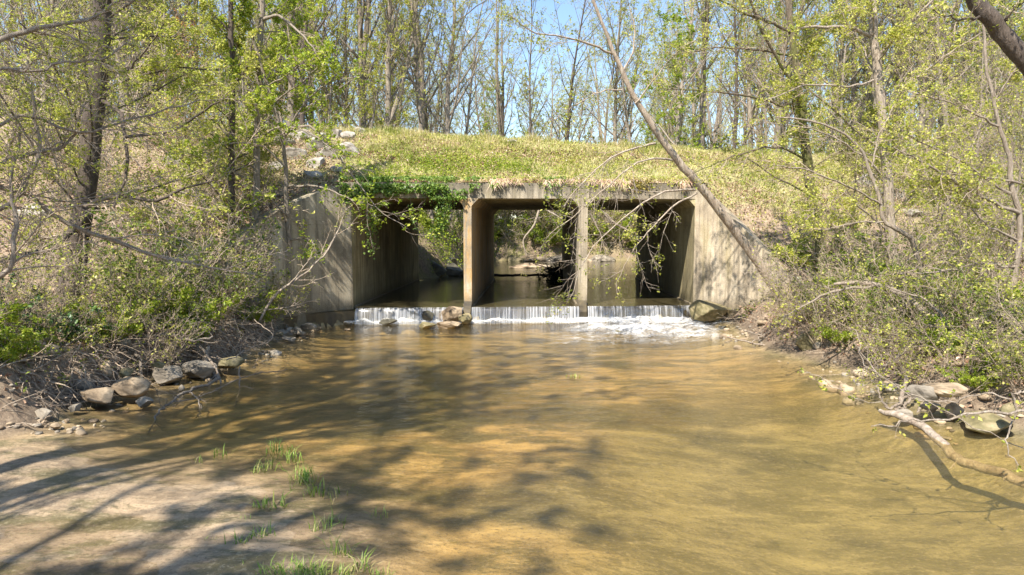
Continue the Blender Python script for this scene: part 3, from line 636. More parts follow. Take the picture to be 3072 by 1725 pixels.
# ---------------------------------------------------------------- traced trees: trunk and limbs laid through the photo's pixels at a chosen distance
def path(pts, K=14, wob=.01, seed=0):
    """pts: (px, py, Y, radius in px)"""
    A = np.array([[*W(p[0], p[1], p[2]), .72*p[3]*p[2]/FPX] for p in pts]); S = spline(A, K)
    S[1:, :3] += np.random.default_rng(seed).normal(size=(K-1, 3))*wob; return S[None, :, :3], np.maximum(S[None, :, 3], .004)
def traced(name, label, trunks, limbs, seed, bark=B_GREY, twig=B_TWIG, leaf=L_YG, ls=.05, nl=3, m1=7, m2=5, m3=0, a=45, ratio=.45, trop=.0, t0=.2, cat='tree', root=None, wander=.14, l1len=None, extra=None, mt=0):
    rng = np.random.default_rng(seed); st_ = [path(t, 26, .008, seed+i) for i, t in enumerate(trunks)]; li = [path(t, 16, .012, seed+50+i) for i, t in enumerate(limbs)]
    base = st_[0][0][0, 0] if st_ else li[0][0][0, 0]
    rt = empty(name, tuple(base)); tag(rt, label, cat)
    stems = [(P, R, 10) for P, R in st_]+[(P, R, 6) for P, R in li]
    LP, LR = [], []
    if li: LP = [np.concatenate([p for p, _ in li])]; LR = [np.concatenate([r for _, r in li])]
    if st_ and mt:
        for P, R in st_:
            k = kids(P, R, mt, .25, .98, 55, 1., rng, 16, .06, trop, .3, .008, .25); Ln = np.linalg.norm(np.diff(k[0], axis=1), axis=2).sum(1)
            s = (l1len or 2.0)/Ln.mean(); Pk = k[0][:, :1]+(k[0]-k[0][:, :1])*s; LP.append(Pk); LR.append(np.minimum(k[1], .02)); stems.append((Pk, LR[-1], 5))
    P1, R1 = kids(np.concatenate(LP), np.concatenate(LR), int(m1*1.5), t0, 1, a, ratio, rng, 8, wander, trop, .42, .0075, .3); R1 = np.minimum(R1, .011+R1*.25)
    P2, R2 = kids(P1, R1, int(m2*1.4), .1, 1, a, .5, rng, 5, wander*1.3, trop, .6, .0052, .4); m3 = m3 or 2
    tw = [(P1, R1, 4), (P2, R2, 3)]; last = P2
    if m3: P3, R3 = kids(P2, R2, m3, .1, 1, a, .5, rng, 4, wander*1.3, trop, .6, .0022, .4); tw.append((P3, R3, 3)); last = np.concatenate([P3, P2[:, [0, 1, 3, 4]]])
    lv = leaves(on(last, nl, rng, .7, .03, .4), rng, ls*.95)
    def shift(o): o.data.transform(__import__('mathutils').Matrix.Translation(-Vector(base))); o.parent = rt; return o
    shift(link('trunk', trunkmesh('trunk', stems, bark)))
    shift(link('crown', crownmesh('crown', tw, [lv], [twig, leaf])))
    return rt
# right bank
traced('leaning_tree', 'pale mottled tree leaning left across the culvert mouth from the right bank',
    [[(2405, 975, 17.4, 22.9), (2345, 900, 17.4, 20.4), (2250, 752, 17.2, 19.6), (2165, 640, 17, 18.7), (2095, 550, 16.8, 17.8), (2040, 490, 16.7, 16.1), (1960, 385, 16.5, 13.6), (1895, 275, 16.3, 11), (1850, 180, 16.2, 9.35), (1815, 90, 16.1, 6.8), (1775, -10, 16, 5.95), (1740, -110, 16, 4.25)]],
    [[(1835, 160, 16.2, 5.1), (1760, 130, 15.8, 4.25), (1680, 110, 15.4, 3.4), (1600, 95, 15, 2.55), (1520, 40, 14.6, 1.7)],
     [(1868, 215, 16.3, 4.25), (1900, 150, 16.4, 3.4), (1900, 60, 16.5, 2.55), (1870, -40, 16.6, 1.7)],
     [(1965, 430, 16.5, 5.1), (1900, 445, 16, 4.25), (1820, 480, 15.5, 2.98), (1740, 560, 15.2, 2.12), (1690, 620, 15, 1.27)],
     [(2015, 480, 16.6, 5.1), (1960, 475, 16, 4.25), (1890, 500, 15.6, 3.4), (1800, 580, 15.3, 2.55), (1720, 650, 15, 1.7), (1650, 700, 14.8, 1.27)],
     [(2085, 570, 16.7, 5.1), (2010, 570, 16, 4.25), (1930, 610, 15.5, 3.4), (1850, 670, 15.3, 2.55), (1780, 740, 15, 2.12), (1730, 830, 14.8, 1.27), (1720, 900, 14.7, 0.85)],
     [(2090, 580, 16.7, 4.25), (2020, 620, 16, 3.4), (1950, 690, 15.6, 2.55), (1900, 750, 15.4, 1.7), (1850, 850, 15.3, 0.85)],
     [(1865, 270, 16.3, 3.4), (1800, 275, 16, 2.55), (1720, 320, 15.8, 1.7), (1650, 370, 15.6, 0.85)],
     [(1905, 310, 16.3, 3.4), (1960, 240, 16.2, 2.55), (2040, 150, 16.3, 2.12), (2130, 90, 16.4, 1.27)]],
    101, bark=B_SYC, twig=B_PALE, leaf=L_YG, ls=.055, nl=2, m1=8, m2=5, a=40, ratio=.42, trop=-.015)
traced('streamside_tree', 'mossy slender tree second in from the leaning tree, on the right bank',
    [[(2500, 985, 17.2, 34), (2480, 930, 17.2, 24), (2464, 860, 17.2, 20), (2455, 700, 17.2, 17), (2430, 560, 17.2, 20), (2420, 450, 17.2, 19), (2400, 300, 17.1, 15), (2385, 170, 17, 13), (2365, 20, 17, 11), (2350, -120, 17, 9)]],
    [[(2418, 340, 17.1, 8), (2370, 240, 16.8, 7), (2300, 120, 16.5, 6), (2240, -20, 16.2, 5)],
     [(2375, 100, 17, 7), (2320, 70, 16.7, 6), (2240, 40, 16.3, 5), (2120, -20, 16, 3)],
     [(2385, 170, 17, 5), (2280, 150, 16.6, 4), (2150, 145, 16.2, 3), (2020, 165, 16, 2)],
     [(2400, 330, 17, 5), (2250, 290, 16.5, 4), (2100, 270, 16, 3), (1990, 265, 15.8, 2)],
     [(2405, 250, 17, 5), (2500, 330, 16.7, 4), (2600, 420, 16.4, 3), (2680, 470, 16.2, 2)],
     [(2420, 480, 17, 5), (2320, 440, 16.4, 4), (2200, 470, 16, 3), (2080, 520, 15.8, 2)]],
    102, bark=B_MOSS, leaf=L_YG, ls=.055, nl=3, m1=8, m2=5, a=42, ratio=.42, mt=14, l1len=1.6)
traced('streamside_tree', 'pale pink barked tree with a thick base, third trunk right of the culvert',
    [[(2715, 930, 16.2, 38), (2700, 880, 16.2, 28), (2680, 780, 16.2, 23), (2668, 640, 16.2, 20), (2660, 500, 16.2, 19), (2645, 330, 16.2, 18), (2630, 180, 16.2, 17), (2615, 20, 16.2, 16), (2610, -120, 16.2, 13)]],
    [[(2612, 110, 16.2, 8), (2560, 85, 16, 7), (2480, 80, 15.7, 6), (2400, 85, 15.5, 4)],
     [(2640, 160, 16.2, 6), (2700, 100, 16.1, 5), (2780, 20, 16, 4), (2860, -60, 16, 3)],
     [(2660, 300, 16.2, 5), (2740, 240, 16, 4), (2830, 170, 15.8, 3), (2940, 100, 15.6, 2)],
     [(2662, 480, 16.2, 5), (2740, 440, 16, 4), (2850, 400, 15.8, 3), (2960, 330, 15.7, 2)],
     [(2640, 520, 16.2, 5), (2590, 470, 16, 4), (2500, 410, 15.7, 3), (2400, 380, 15.5, 2), (2280, 370, 15.3, 1.5)],
     [(2620, 240, 16.2, 5), (2530, 260, 15.9, 4), (2420, 255, 15.6, 3), (2300, 300, 15.4, 2)]],
    103, bark=B_PALE, leaf=L_YG, ls=.055, nl=3, m1=8, m2=5, a=42, ratio=.42, mt=14, l1len=1.7)
traced('crooked_tree', 'thin crooked tree bending left then right beside the thick pale tree',
    [[(2758, 960, 13.6, 12), (2750, 900, 13.6, 11), (2757, 800, 13.5, 10), (2735, 720, 13.4, 10), (2690, 690, 13.4, 9), (2652, 665, 13.4, 8), (2640, 600, 13.4, 7), (2612, 520, 13.4, 7), (2585, 450, 13.4, 6), (2520, 395, 13.3, 5), (2440, 365, 13.2, 4), (2330, 350, 13.1, 3)]],
    [[(2645, 615, 13.4, 5), (2580, 575, 13.2, 4), (2500, 540, 13, 3.5), (2390, 505, 12.8, 3), (2300, 495, 12.6, 2)],
     [(2615, 500, 13.4, 4), (2640, 400, 13.4, 3), (2680, 320, 13.4, 3), (2720, 230, 13.4, 2)],
     [(2650, 665, 13.4, 4), (2560, 670, 13, 3), (2460, 690, 12.8, 2), (2380, 680, 12.6, 1.5)],
     [(2757, 820, 13.5, 4), (2680, 822, 13.2, 3), (2880, 810, 13.6, 3), (3040, 795, 13.8, 2)]],
    104, bark=B_PALE, leaf=L_YG, ls=.045, nl=3, m1=9, m2=5, a=45, ratio=.45)
traced('slender_tree', 'slender pale crooked tree at the right edge with long limbs reaching left',
    [[(3030, 985, 12.2, 13), (3035, 900, 12.2, 12), (3050, 780, 12.2, 11), (3062, 650, 12.2, 11), (3035, 560, 12.2, 10), (3030, 480, 12.2, 9), (3010, 420, 12.2, 8), (2990, 340, 12.2, 7), (2960, 220, 12.2, 6), (2950, 80, 12.2, 5), (2940, -60, 12.2, 4)]],
    [[(3060, 640, 12.2, 9), (2980, 605, 12, 8), (2900, 570, 11.8, 7), (2830, 520, 11.6, 6), (2760, 480, 11.4, 4), (2680, 440, 11.2, 3)],
     [(3030, 580, 12.2, 7), (2960, 540, 12, 5), (2880, 480, 11.8, 4), (2790, 440, 11.6, 3), (2720, 400, 11.4, 2)],
     [(3050, 720, 12.2, 6), (2970, 680, 12, 4), (2900, 610, 11.9, 3), (2860, 560, 11.8, 2)],
     [(3045, 800, 12.2, 6), (2950, 790, 12, 5), (2850, 810, 11.8, 4), (2740, 820, 11.6, 3)],
     [(3060, 550, 12.2, 5), (2900, 520, 11.9, 3), (2800, 530, 11.8, 2)],
     [(3000, 380, 12.2, 5), (2920, 340, 12, 4), (2830, 300, 11.8, 3), (2740, 280, 11.6, 2)],
     [(2985, 300, 12.2, 4), (3050, 200, 12, 3), (3100, 80, 12, 2)]],
    105, bark=B_PALE, leaf=L_YG, ls=.045, nl=3, m1=10, m2=6, a=45, ratio=.42)
traced('arching_tree', 'fallen pale trunk arching over the right bank with roots at the water edge',
    [[(3045, 1165, 10.4, 17), (2960, 1085, 10.8, 16), (2860, 1010, 11.3, 15), (2770, 930, 11.8, 13), (2690, 875, 12.2, 12), (2600, 850, 12.6, 9), (2500, 852, 12.9, 6)]],
    [[(2620, 860, 12.5, 7), (2540, 868, 12.4, 6), (2470, 885, 12.3, 5), (2400, 925, 12.2, 3), (2350, 950, 12, 2)],
     [(2830, 995, 11.4, 8), (2760, 1015, 11.1, 6), (2700, 1065, 10.8, 5), (2650, 1100, 10.6, 3), (2590, 1105, 10.4, 2)],
     [(2905, 1045, 11, 7), (2830, 960, 11, 6), (2780, 900, 11.2, 4), (2660, 860, 11.5, 3)],
     [(2870, 1060, 11.1, 9), (2872, 1110, 11, 8), (2880, 1160, 10.9, 8)]],
    106, bark=B_PALE, twig=B_PALE, leaf=L_YG, ls=.04, nl=2, m1=8, m2=4, a=50, ratio=.4)
traced('overhanging_tree', 'thick dark rough trunk slanting in at the upper right corner',
    [[(3330, 620, 8.3, 46), (3240, 420, 8.3, 44), (3150, 270, 8.3, 40), (3060, 165, 8.3, 36), (2990, 80, 8.3, 33), (2920, -10, 8.3, 30), (2840, -150, 8.3, 26)]],
    [[(3000, 90, 8.3, 6), (3030, 40, 8.2, 4), (3080, 0, 8.1, 3)], [(2960, 40, 8.3, 5), (2890, 60, 8.2, 4), (2800, 30, 8.1, 2)]],
    107, bark=B_DARK, leaf=L_YG, ls=.04, nl=2, m1=6, m2=4)
# left bank
traced('bank_tree', 'big grey trunk with peeling rough bark standing on the left bank',
    [[(195, 960, 14.2, 62), (215, 860, 14.2, 48), (235, 720, 14.2, 42), (262, 560, 14.2, 36), (275, 400, 14.2, 38), (290, 250, 14.2, 36), (303, 100, 14.2, 34), (306, -40, 14.2, 32), (310, -200, 14.2, 28)]],
    [[(290, 620, 14.2, 16), (210, 700, 13.6, 15), (150, 745, 13, 14), (80, 765, 12.6, 12), (-30, 785, 12.2, 12)],
     [(262, 640, 14.2, 12), (290, 600, 13.8, 11), (380, 590, 13.5, 9), (470, 600, 13.2, 7), (560, 560, 13, 5), (640, 540, 12.8, 3)],
     [(300, 300, 14.2, 9), (360, 340, 13.9, 8), (375, 420, 13.6, 7), (380, 520, 13.4, 6), (340, 620, 13.2, 5)],
     [(310, 200, 14.2, 7), (370, 215, 14, 5), (430, 160, 13.8, 4), (490, 80, 13.6, 3)],
     [(378, 410, 13.6, 7), (480, 400, 13.3, 6), (560, 370, 13, 5), (640, 310, 12.8, 4), (720, 300, 12.6, 2)]],
    201, bark=B_DARK, leaf=L_YG, ls=.06, nl=3, m1=9, m2=5, a=45, ratio=.45, mt=16, l1len=2.2)
traced('twin_stem_tree', 'brown ridged slim trunk on the left, beside a smooth paler one',
    [[(690, 880, 17.5, 19), (692, 700, 17.5, 15), (695, 500, 17.5, 13), (697, 330, 17.5, 12), (695, 150, 17.5, 11), (690, -60, 17.5, 10)]],
    [[(697, 260, 17.5, 5), (740, 200, 17.3, 4), (760, 100, 17.2, 3)], [(695, 100, 17.5, 5), (640, 40, 17.3, 4), (600, -40, 17.2, 3)]],
    202, bark=B_DARK, leaf=L_YG, ls=.06, nl=3, m1=8, m2=5, mt=16, l1len=1.6)
traced('twin_stem_tree', 'smooth grey forked trunk on the left, beside a brown ridged one',
    [[(770, 900, 17.8, 20), (765, 700, 17.8, 16), (770, 500, 17.8, 14), (773, 330, 17.8, 12), (777, 180, 17.8, 12), (785, 60, 17.8, 11), (790, -80, 17.8, 10)]],
    [[(785, 62, 17.8, 9), (830, 45, 17.6, 6), (880, 80, 17.4, 5), (930, 130, 17, 3), (970, 200, 16.8, 2)], [(780, 120, 17.8, 5), (740, 170, 17.6, 4), (690, 240, 17.4, 3)],
     [(775, 330, 17.8, 5), (830, 300, 17.5, 4), (900, 250, 17.2, 3), (960, 200, 17, 2)], [(770, 420, 17.8, 5), (840, 380, 17.4, 4), (930, 400, 17, 3), (1020, 470, 16.8, 2)]],
    203, bark=B_GREY, leaf=L_BR, ls=.08, nl=3, m1=9, m2=5, mt=14, l1len=1.8)
traced('reaching_tree', 'pale crooked limbs from the left frame edge reaching low over the bank',
    [[(-260, 1120, 8.6, 52), (-200, 900, 8.6, 44.2), (-170, 600, 8.6, 39), (-150, 300, 8.6, 33.8), (-140, 0, 8.6, 28.6)]],
    [[(-160, 420, 8.6, 15.6), (0, 560, 9, 11.7), (75, 575, 9.2, 9.1), (170, 650, 9.5, 9.1), (320, 715, 9.8, 9.1), (480, 770, 10, 6.5), (620, 800, 10.2, 3.9), (760, 830, 10.4, 2.6)],
     [(-150, 260, 8.6, 14.3), (0, 125, 9, 11.7), (110, 85, 9.2, 10.4), (220, 68, 9.4, 7.8), (310, 35, 9.6, 6.5), (400, -20, 9.8, 5.2)],
     [(-160, 330, 8.6, 11.7), (-20, 210, 8.8, 6.5), (100, 215, 9, 5.2), (200, 185, 9.2, 5.2), (300, 180, 9.5, 3.9), (380, 130, 9.8, 2.6)],
     [(-170, 620, 8.6, 13), (0, 490, 9, 9.1), (110, 460, 9.2, 7.8), (200, 430, 9.4, 6.5), (250, 320, 9.6, 5.2), (300, 250, 9.8, 3.9)],
     [(-170, 640, 8.6, 15.6), (20, 620, 8.8, 10.4), (110, 480, 9, 9.1), (115, 380, 9.1, 6.5), (90, 250, 9.2, 5.2)],
     [(-190, 900, 8.6, 18.2), (0, 830, 8.6, 11.7), (40, 760, 8.6, 10.4), (45, 640, 8.7, 9.1), (30, 540, 8.8, 6.5), (60, 400, 9, 5.2)],
     [(-160, 480, 8.6, 11.7), (60, 350, 9, 6.5), (240, 400, 9.4, 6.5), (350, 370, 9.8, 5.2), (460, 340, 10.2, 3.9), (600, 300, 10.6, 2.6)]],
    204, bark=B_PALE, twig=B_TWIG, leaf=L_YG, ls=.04, nl=2, m1=11, m2=6, a=42, ratio=.42)
traced('hanging_branch_tree', 'dark stemmed maple with bright green hanging sprays left of the culvert',
    [[(880, 930, 18.2, 12), (870, 760, 18, 10), (860, 600, 17.8, 9), (850, 430, 17.6, 8), (800, 250, 17.4, 7), (760, 120, 17.2, 6)]],
    [[(850, 400, 17.6, 6), (930, 380, 17.4, 5), (1010, 460, 17.2, 4), (1080, 560, 17, 3), (1150, 640, 17, 2), (1220, 680, 17, 1.5)],
     [(860, 560, 17.8, 5), (960, 560, 17.4, 4), (1060, 600, 17.2, 3), (1130, 620, 17, 2)],
     [(850, 420, 17.6, 5), (900, 330, 17.4, 4), (980, 250, 17.2, 3), (1080, 230, 17, 2)],
     [(855, 500, 17.6, 5), (790, 440, 17.3, 4), (700, 430, 17, 3), (620, 460, 16.8, 2)],
     [(865, 650, 17.8, 5), (800, 600, 17.3, 4), (730, 620, 17, 3)], [(870, 720, 17.9, 4), (930, 720, 17.4, 3), (960, 780, 17.2, 2)], [(800, 260, 17.4, 4), (900, 200, 17.2, 3), (990, 160, 17, 2)]],
    205, bark=B_GREY, twig=B_TWD, leaf=L_BR, ls=.085, nl=2, m1=6, m2=4, a=45, ratio=.42)
traced('low_branch', 'long bare pale branch rising from the left bank toward the wing wall',
    [], [[(780, 960, 15.6, 6), (830, 880, 15.8, 5.5), (900, 830, 16, 5), (970, 770, 16.2, 4), (1010, 700, 16.4, 3), (1030, 650, 16.5, 2)],
         [(870, 850, 15.9, 3), (920, 790, 16, 2), (945, 740, 16, 1)], [(800, 930, 15.7, 3), (870, 920, 15.6, 2), (940, 900, 15.6, 1)]],
    206, bark=B_PALE, leaf=L_YG, ls=.04, nl=1, m1=5, m2=3, cat='branch')

# understorey trees on the banks
K_T = [Kind('understorey_tree', forest_tree(71+i, **k), lab, 'tree', g) for i, (k, lab, g) in enumerate([
    (dict(H=6.5, r=.05, nl=3, nlimb=22, start=.08, leaf=L_YG, ls=.06, lean=.15, twigs=5), 'slim yellow green leafed young tree', 'slim yellow green young trees'),
    (dict(H=5.5, r=.045, nl=4, nlimb=22, start=.08, leaf=L_MD, ls=.065, lean=.15, twigs=5), 'slim mid green leafed young tree', 'slim mid green young trees'),
    (dict(H=6, r=.04, nl=1, nlimb=24, start=.08, leaf=L_YG, ls=.055, lean=.2, twigs=6, bark=B_PALE), 'slim pale nearly bare young tree', 'slim pale bare young trees'),
    (dict(H=5, r=.04, nl=2, nlimb=20, start=.15, leaf=L_OR, ls=.06, lean=.2, twigs=5, bark=B_PALE), 'slim young tree with orange new leaves', 'slim orange leafed young trees')])]
for x, y, k, s in [(-10.5, 17, 2, 1), (-9.2, 19.2, 3, .9), (-13.8, 16.2, 2, 1.1), (-14.5, 21, 0, 1.3), (-8.6, 22.6, 0, .8), (-12.8, 24.2, 2, 1.2), (-11.4, 13.2, 3, 1.), (-9.2, 11.2, 3, .8), (-8.6, 13.6, 2, .75), (-15.5, 18.6, 1, 1.3), (-13, 26, 0, 1.3), (-17, 26, 0, 1.5), (-8.3, 16.2, 2, .7)]:
    K_T[k].put(x, y, r0_.random()*6.28, s, label=K_T[k].label+' on the left bank of the creek', group=K_T[k].group+' on the left bank')
for x, y, k, s in [(9.2, 18.6, 2, .8), (10.4, 17.6, 2, .85), (11.6, 19.4, 2, 1.), (13.8, 20.6, 0, 1.1), (15.6, 19.4, 2, 1.2), (14, 23.4, 2, 1.1), (12.4, 15.6, 2, .9), (10.4, 14.4, 0, .65), (9, 15.6, 2, .65), (17.5, 25, 1, 1.3), (10.8, 12.8, 2, .7), (18.5, 22.6, 0, 1.4), (15, 26, 0, 1.1)]:
    K_T[k].put(x, y, r0_.random()*6.28, s, label=K_T[k].label+' on the right bank of the creek', group=K_T[k].group+' on the right bank')
# shrubs on the banks
K_B = [Kind('bank_shrub', bush(40+i, **k), lab, 'shrub', g) for i, (k, lab, g) in enumerate([
    (dict(H=2.2, stems=12, leaf=L_YG, nl=2, ls=.055, k1=9, k2=6), 'pale twiggy shrub dotted with small yellow green leaves', 'pale twiggy shrubs'),
    (dict(H=1.9, stems=13, leaf=L_MD, nl=3, ls=.06, k1=8, k2=5, spread=.8), 'leafy mid green shrub', 'dense green shrubs'),
    (dict(H=2.4, stems=10, leaf=L_YG, nl=1, ls=.05, k1=10, k2=7, spread=.7), 'nearly bare tangle of pale twigs', 'bare twig tangles'),
    (dict(H=1.2, stems=14, leaf=L_BR, nl=13, ls=.055, k1=6, k2=4, spread=1.), 'low bright green leafy bush', 'low bright bushes'),
    (dict(H=1.0, stems=14, leaf=L_DK, nl=6, ls=.075, k1=5, k2=3, spread=1., bark=B_TWD), 'low dark glossy leaved bush', 'dark glossy bushes')])]
def bushes(lst, side):
    r_ = np.random.default_rng(77 if side == 'left' else 78)
    for px, py, Y_, k, s in lst:
        p = W(px, py, Y_); K_B[k].put(p[0], p[1], r_.random()*6.28, s*r_.uniform(.85, 1.2), label=K_B[k].label+' on the %s bank of the creek' % side, group=K_B[k].group+' on the %s bank' % side)
Lb = []; r_ = np.random.default_rng(5)
for x, y, k, s in [(-6.6, 15.6, 1, 1.), (-6.4, 13.4, 3, 1.), (-7.2, 12.6, 1, .9), (-8.2, 15, 2, 1.1), (-7.3, 16.4, 0, 1.2), (-10.5, 16, 2, 1.2), 
                   (-8.4, 17.4, 2, 1.1), (-12, 19, 2, 1.4), (-8.3, 11.4, 4, 1.), (-7.4, 10.9, 4, .9), (-8.9, 10.2, 4, 1.1), (-9.6, 11.6, 4, 1.2), (-7.9, 9.6, 3, .8), (-8.4, 19.5, 0, 1.1), (-7.6, 19.6, 0, .9),
                   (-15, 22, 0, 1.3), (-11, 22.5, 0, 1.1), (-9.2, 22.2, 0, .8), (-6.3, 16.8, 1, .75), (-6.15, 15.9, 3, .7), (-6.9, 12.1, 0, .8), (-6.3, 14.5, 1, .8), (-14.5, 18.5, 0, 1.4), (-6.1, 13.9, 2, .7), (-6.3, 12.9, 3, .7), (-6.5, 15.2, 2, .9), (-6.2, 17.0, 0, .6), (-7.0, 13.3, 1, 1.), (-7.2, 18.6, 0, 1.1), (-7.0, 11.6, 3, .7), (-6.9, 16.1, 3, .9), (-7.2, 15.1, 3, .8), (-6.3, 11.9, 2, .7), (-6.8, 11.3, 0, .6), (-7.3, 10.4, 2, .7), (-8.0, 10.3, 2, .8), (-8.6, 9.4, 2, .8), (-7.2, 9.6, 3, .5), (-9.2, 9.2, 0, .9), (-6.5, 12.6, 1, .7)]:
    K_B[k].put(x, y, r_.random()*6.28, s*r_.uniform(.85, 1.2), label=K_B[k].label+' on the left bank of the creek', group=K_B[k].group+' on the left bank')
for x, y, k, s in [(7.2, 15.4, 3, .8), (8.8, 16.2, 3, 1.), (7.3, 13.9, 3, .8), (7.5, 12.7, 1, .7), (7.9, 11.6, 1, .7), (9.2, 12.2, 2, .8), (10.5, 15.6, 0, 1.1), (10.2, 17.2, 3, .9),
                   (8.9, 19.0, 0, 1.), (11.8, 18, 0, 1.1), (12.2, 16.4, 2, 1.1), (13.5, 17.6, 0, 1.3), (14.2, 19.6, 2, 1.3), (11, 17, 2, 1.2), (9.4, 17.8, 2, 1.), (10, 11.6, 0, .8), (11.2, 12, 2, .9), (8.6, 10.5, 3, .7), (14.5, 22.5, 0, 1.3), (12.5, 22.3, 0, 1.1), (16, 21, 1, 1.4), (7.7, 18.9, 3, .7), (7.1, 10.9, 3, .6), (16.5, 24, 0, 1.4), (9, 10.0, 1, .7), (6.5, 13.4, 3, .55), (6.6, 14.6, 1, .6), (6.6, 12.2, 0, .5), (6.9, 11.7, 1, .6), (7.4, 10.2, 1, .55), (6.9, 14.0, 2, .7), (6.4, 15.4, 2, .6), (7.6, 15.0, 1, .9), (8.6, 11.6, 3, .8), (8.2, 10.9, 0, .7), (8.6, 14.6, 3, .9), (7.8, 9.4, 0, .6), (8.2, 8.9, 3, .6), (8.2, 16.7, 1, .9), (6.4, 10.6, 0, .5), (6.7, 10.0, 2, .6), (7.1, 9.5, 3, .6), (6.9, 9.0, 0, .55), (7.3, 8.5, 2, .6), (7.9, 10.2, 0, .8), (6.5, 11.6, 2, .6), (7.0, 12.6, 2, .8), (6.3, 13.8, 2, .7), (6.2, 14.8, 0, .5), (8.2, 8.2, 1, .7), (9.2, 9.6, 2, .8), (6.6, 9.6, 3, .45)]:
    K_B[k].put(x, y, r_.random()*6.28, s*r_.uniform(.85, 1.2), label=K_B[k].label+' on the right bank of the creek', group=K_B[k].group+' on the right bank')
# beyond the culvert
for x, y, k, s in [(-4.2, 35, 3, 1.), (-4.8, 37, 1, 1.), (-3.4, 39, 3, 1.1), (-4, 42, 0, 1.4), (-3.2, 45, 1, 1.3), (-1.5, 50.5, 3, 1.6), (0, 50.3, 1, 1.5), (1.8, 51, 0, 2.0), (3.4, 50.3, 2, 1.8), (5, 50.6, 0, 2.), (6.5, 50.5, 2, 2.), (8, 50.2, 0, 2.), (10, 50, 3, 2.), (3, 52, 1, 2.), (-5.5, 34, 0, 1.2), (-3, 51, 0, 2.), (7, 53, 1, 2.2), (0, 53, 2, 2.2), (-6, 40, 0, 2.), (-3.6, 36.2, 1, 1.), (-3.0, 37.6, 0, 1.), (-3.2, 40.6, 1, 1.2), (-2.8, 43, 3, 1.4), (2.4, 50.6, 1, 1.8), (4.2, 51.4, 0, 2.2), (5.8, 51.6, 1, 2.), (-.8, 51.4, 0, 2.), (9.2, 51.6, 1, 2.2), (1, 51.8, 2, 2.2), (11.5, 48, 0, 2.2), (9.6, 40, 1, 1.6), (8.8, 36, 0, 1.4), (-5, 55, 1, 2.6), (-2, 55, 0, 2.8), (1, 54.5, 1, 2.8), (3.5, 55.5, 0, 2.8), (6, 55, 1, 2.8), (8.5, 54.5, 0, 2.8), (11, 54, 1, 2.8), (13, 52, 0, 2.8), (2, 58, 1, 3.2), (5, 59, 0, 3.2), (8, 58, 1, 3.2), (-1, 59, 0, 3.2), (-4.6, 38.6, 1, 1.5), (-5, 36.4, 0, 1.4), (2.6, 50.2, 3, 2.), (7.2, 50.4, 3, 2.), (-2.4, 49, 3, 2.), (-3, 47.5, 1, 2.)]:
    K_B[k].put(x, y, r_.random()*6.28, s*r_.uniform(.85, 1.2), label=K_B[k].label+' beside the creek beyond the culvert', group=K_B[k].group+' beyond the culvert')
# ---------------------------------------------------------------- rocks
_bm = bmesh.new(); bmesh.ops.create_icosphere(_bm, subdivisions=5, radius=1); _bm.verts.ensure_lookup_table()
ICO_V = np.array([v.co for v in _bm.verts]); ICO_F = np.array([[v.index for v in f.verts] for f in _bm.faces]); _bm.free()
_bm = bmesh.new(); bmesh.ops.create_icosphere(_bm, subdivisions=3, radius=1); _bm.verts.ensure_lookup_table()
ICS_V = np.array([v.co for v in _bm.verts]); ICS_F = np.array([[v.index for v in f.verts] for f in _bm.faces]); _bm.free()
def rockgeo(rng, dim, cuts=14, small=False, round_=.0, layers=0):
    V = (ICS_V if small else ICO_V).copy()
    for k in range(cuts):
        n = nrm(rng.normal(size=3)); h = rng.uniform(.5+round_, .9); d = V@n; m = d > h; V[m] -= np.outer((d[m]-h)*.93, n)
    if layers: V[:, 2] += .025*np.sin(V[:, 2]*layers+V[:, 0]*1.5)*1.0
    q = V*2.1+rng.random(3)*20
    f = (fbm(q[:, 0]+q[:, 2], q[:, 1]-q[:, 2]*.7, 5)-.5); V = V*(1+.22*f[:, None]); return V*np.array(dim)*.5
def rock(px, py, wpx, hpx, z, mat, label=None, seed=0, group=None, rz=None, depth=.8, name='rock', cuts=14, round_=0., layers=0, sink=.2, tilt=0., Y=None):
    """px, py = middle of the rock's foot in the photo, z = height of what it lies on"""
    rng = np.random.default_rng(seed+500); g = G(px, py, z) if Y is None else W(px, py, Y); s = g[1]/FPX; w = wpx*s*1.06; h = hpx*s*1.0
    V = rockgeo(rng, (w, w*depth, h*(1+sink)), cuts, wpx < 40, round_, layers); V[:, 2] += h*.5-h*sink*.35
    o = link(name, mesh(name, V, (ICS_F if wpx < 40 else ICO_F), mat, smooth=True)); o.location = (g[0], g[1]+w*depth*.3, g[2]); o.rotation_euler = (0, tilt, (rng.random()-.5)*.9 if rz is None else rz)
    return tag(o, label, 'rock', group)
rock(2130, 962, 118, 62, .0, ROCKM, 'large brown boulder with pale top at the right end of the waterfall', 1, depth=.8, tilt=-.12, round_=.08, cuts=12, Y=18.9)
rock(1362, 972, 92, 64, 0, ROCK, 'upright tan slab of the rock pile leaning against the left pier', 2, tilt=-.35, cuts=16, layers=9, Y=19.05)
rock(1345, 986, 80, 20, 0, ROCK, 'flat tan slab at the front foot of the rock pile beside the left pier', 3, tilt=.05)
rock(1280, 986, 56, 20, 0, ROCKM, 'low mossy stone at the left end of the rock pile beside the left pier', 4)
rock(1395, 968, 42, 30, 0, ROCKM, 'small mossy stone wedged between the rock pile and the left pier', 5, Y=18.9)
rock(1285, 966, 42, 40, 0, ROCKD, 'dark wet stone under the falls behind the rock pile', 6, Y=19.1)
rock(1163, 975, 64, 20, 0, ROCKD, 'flat dark slate coloured rock at the foot of the left waterfall', 7, cuts=18)
rock(1040, 992, 22, 6, 0, ROCK, 'tiny pale stone awash in front of the dark weir face', 8)
rock(1858, 1001, 30, 10, 0, ROCKM, 'small brown stone breaking the surface at the left edge of the foam', 9)
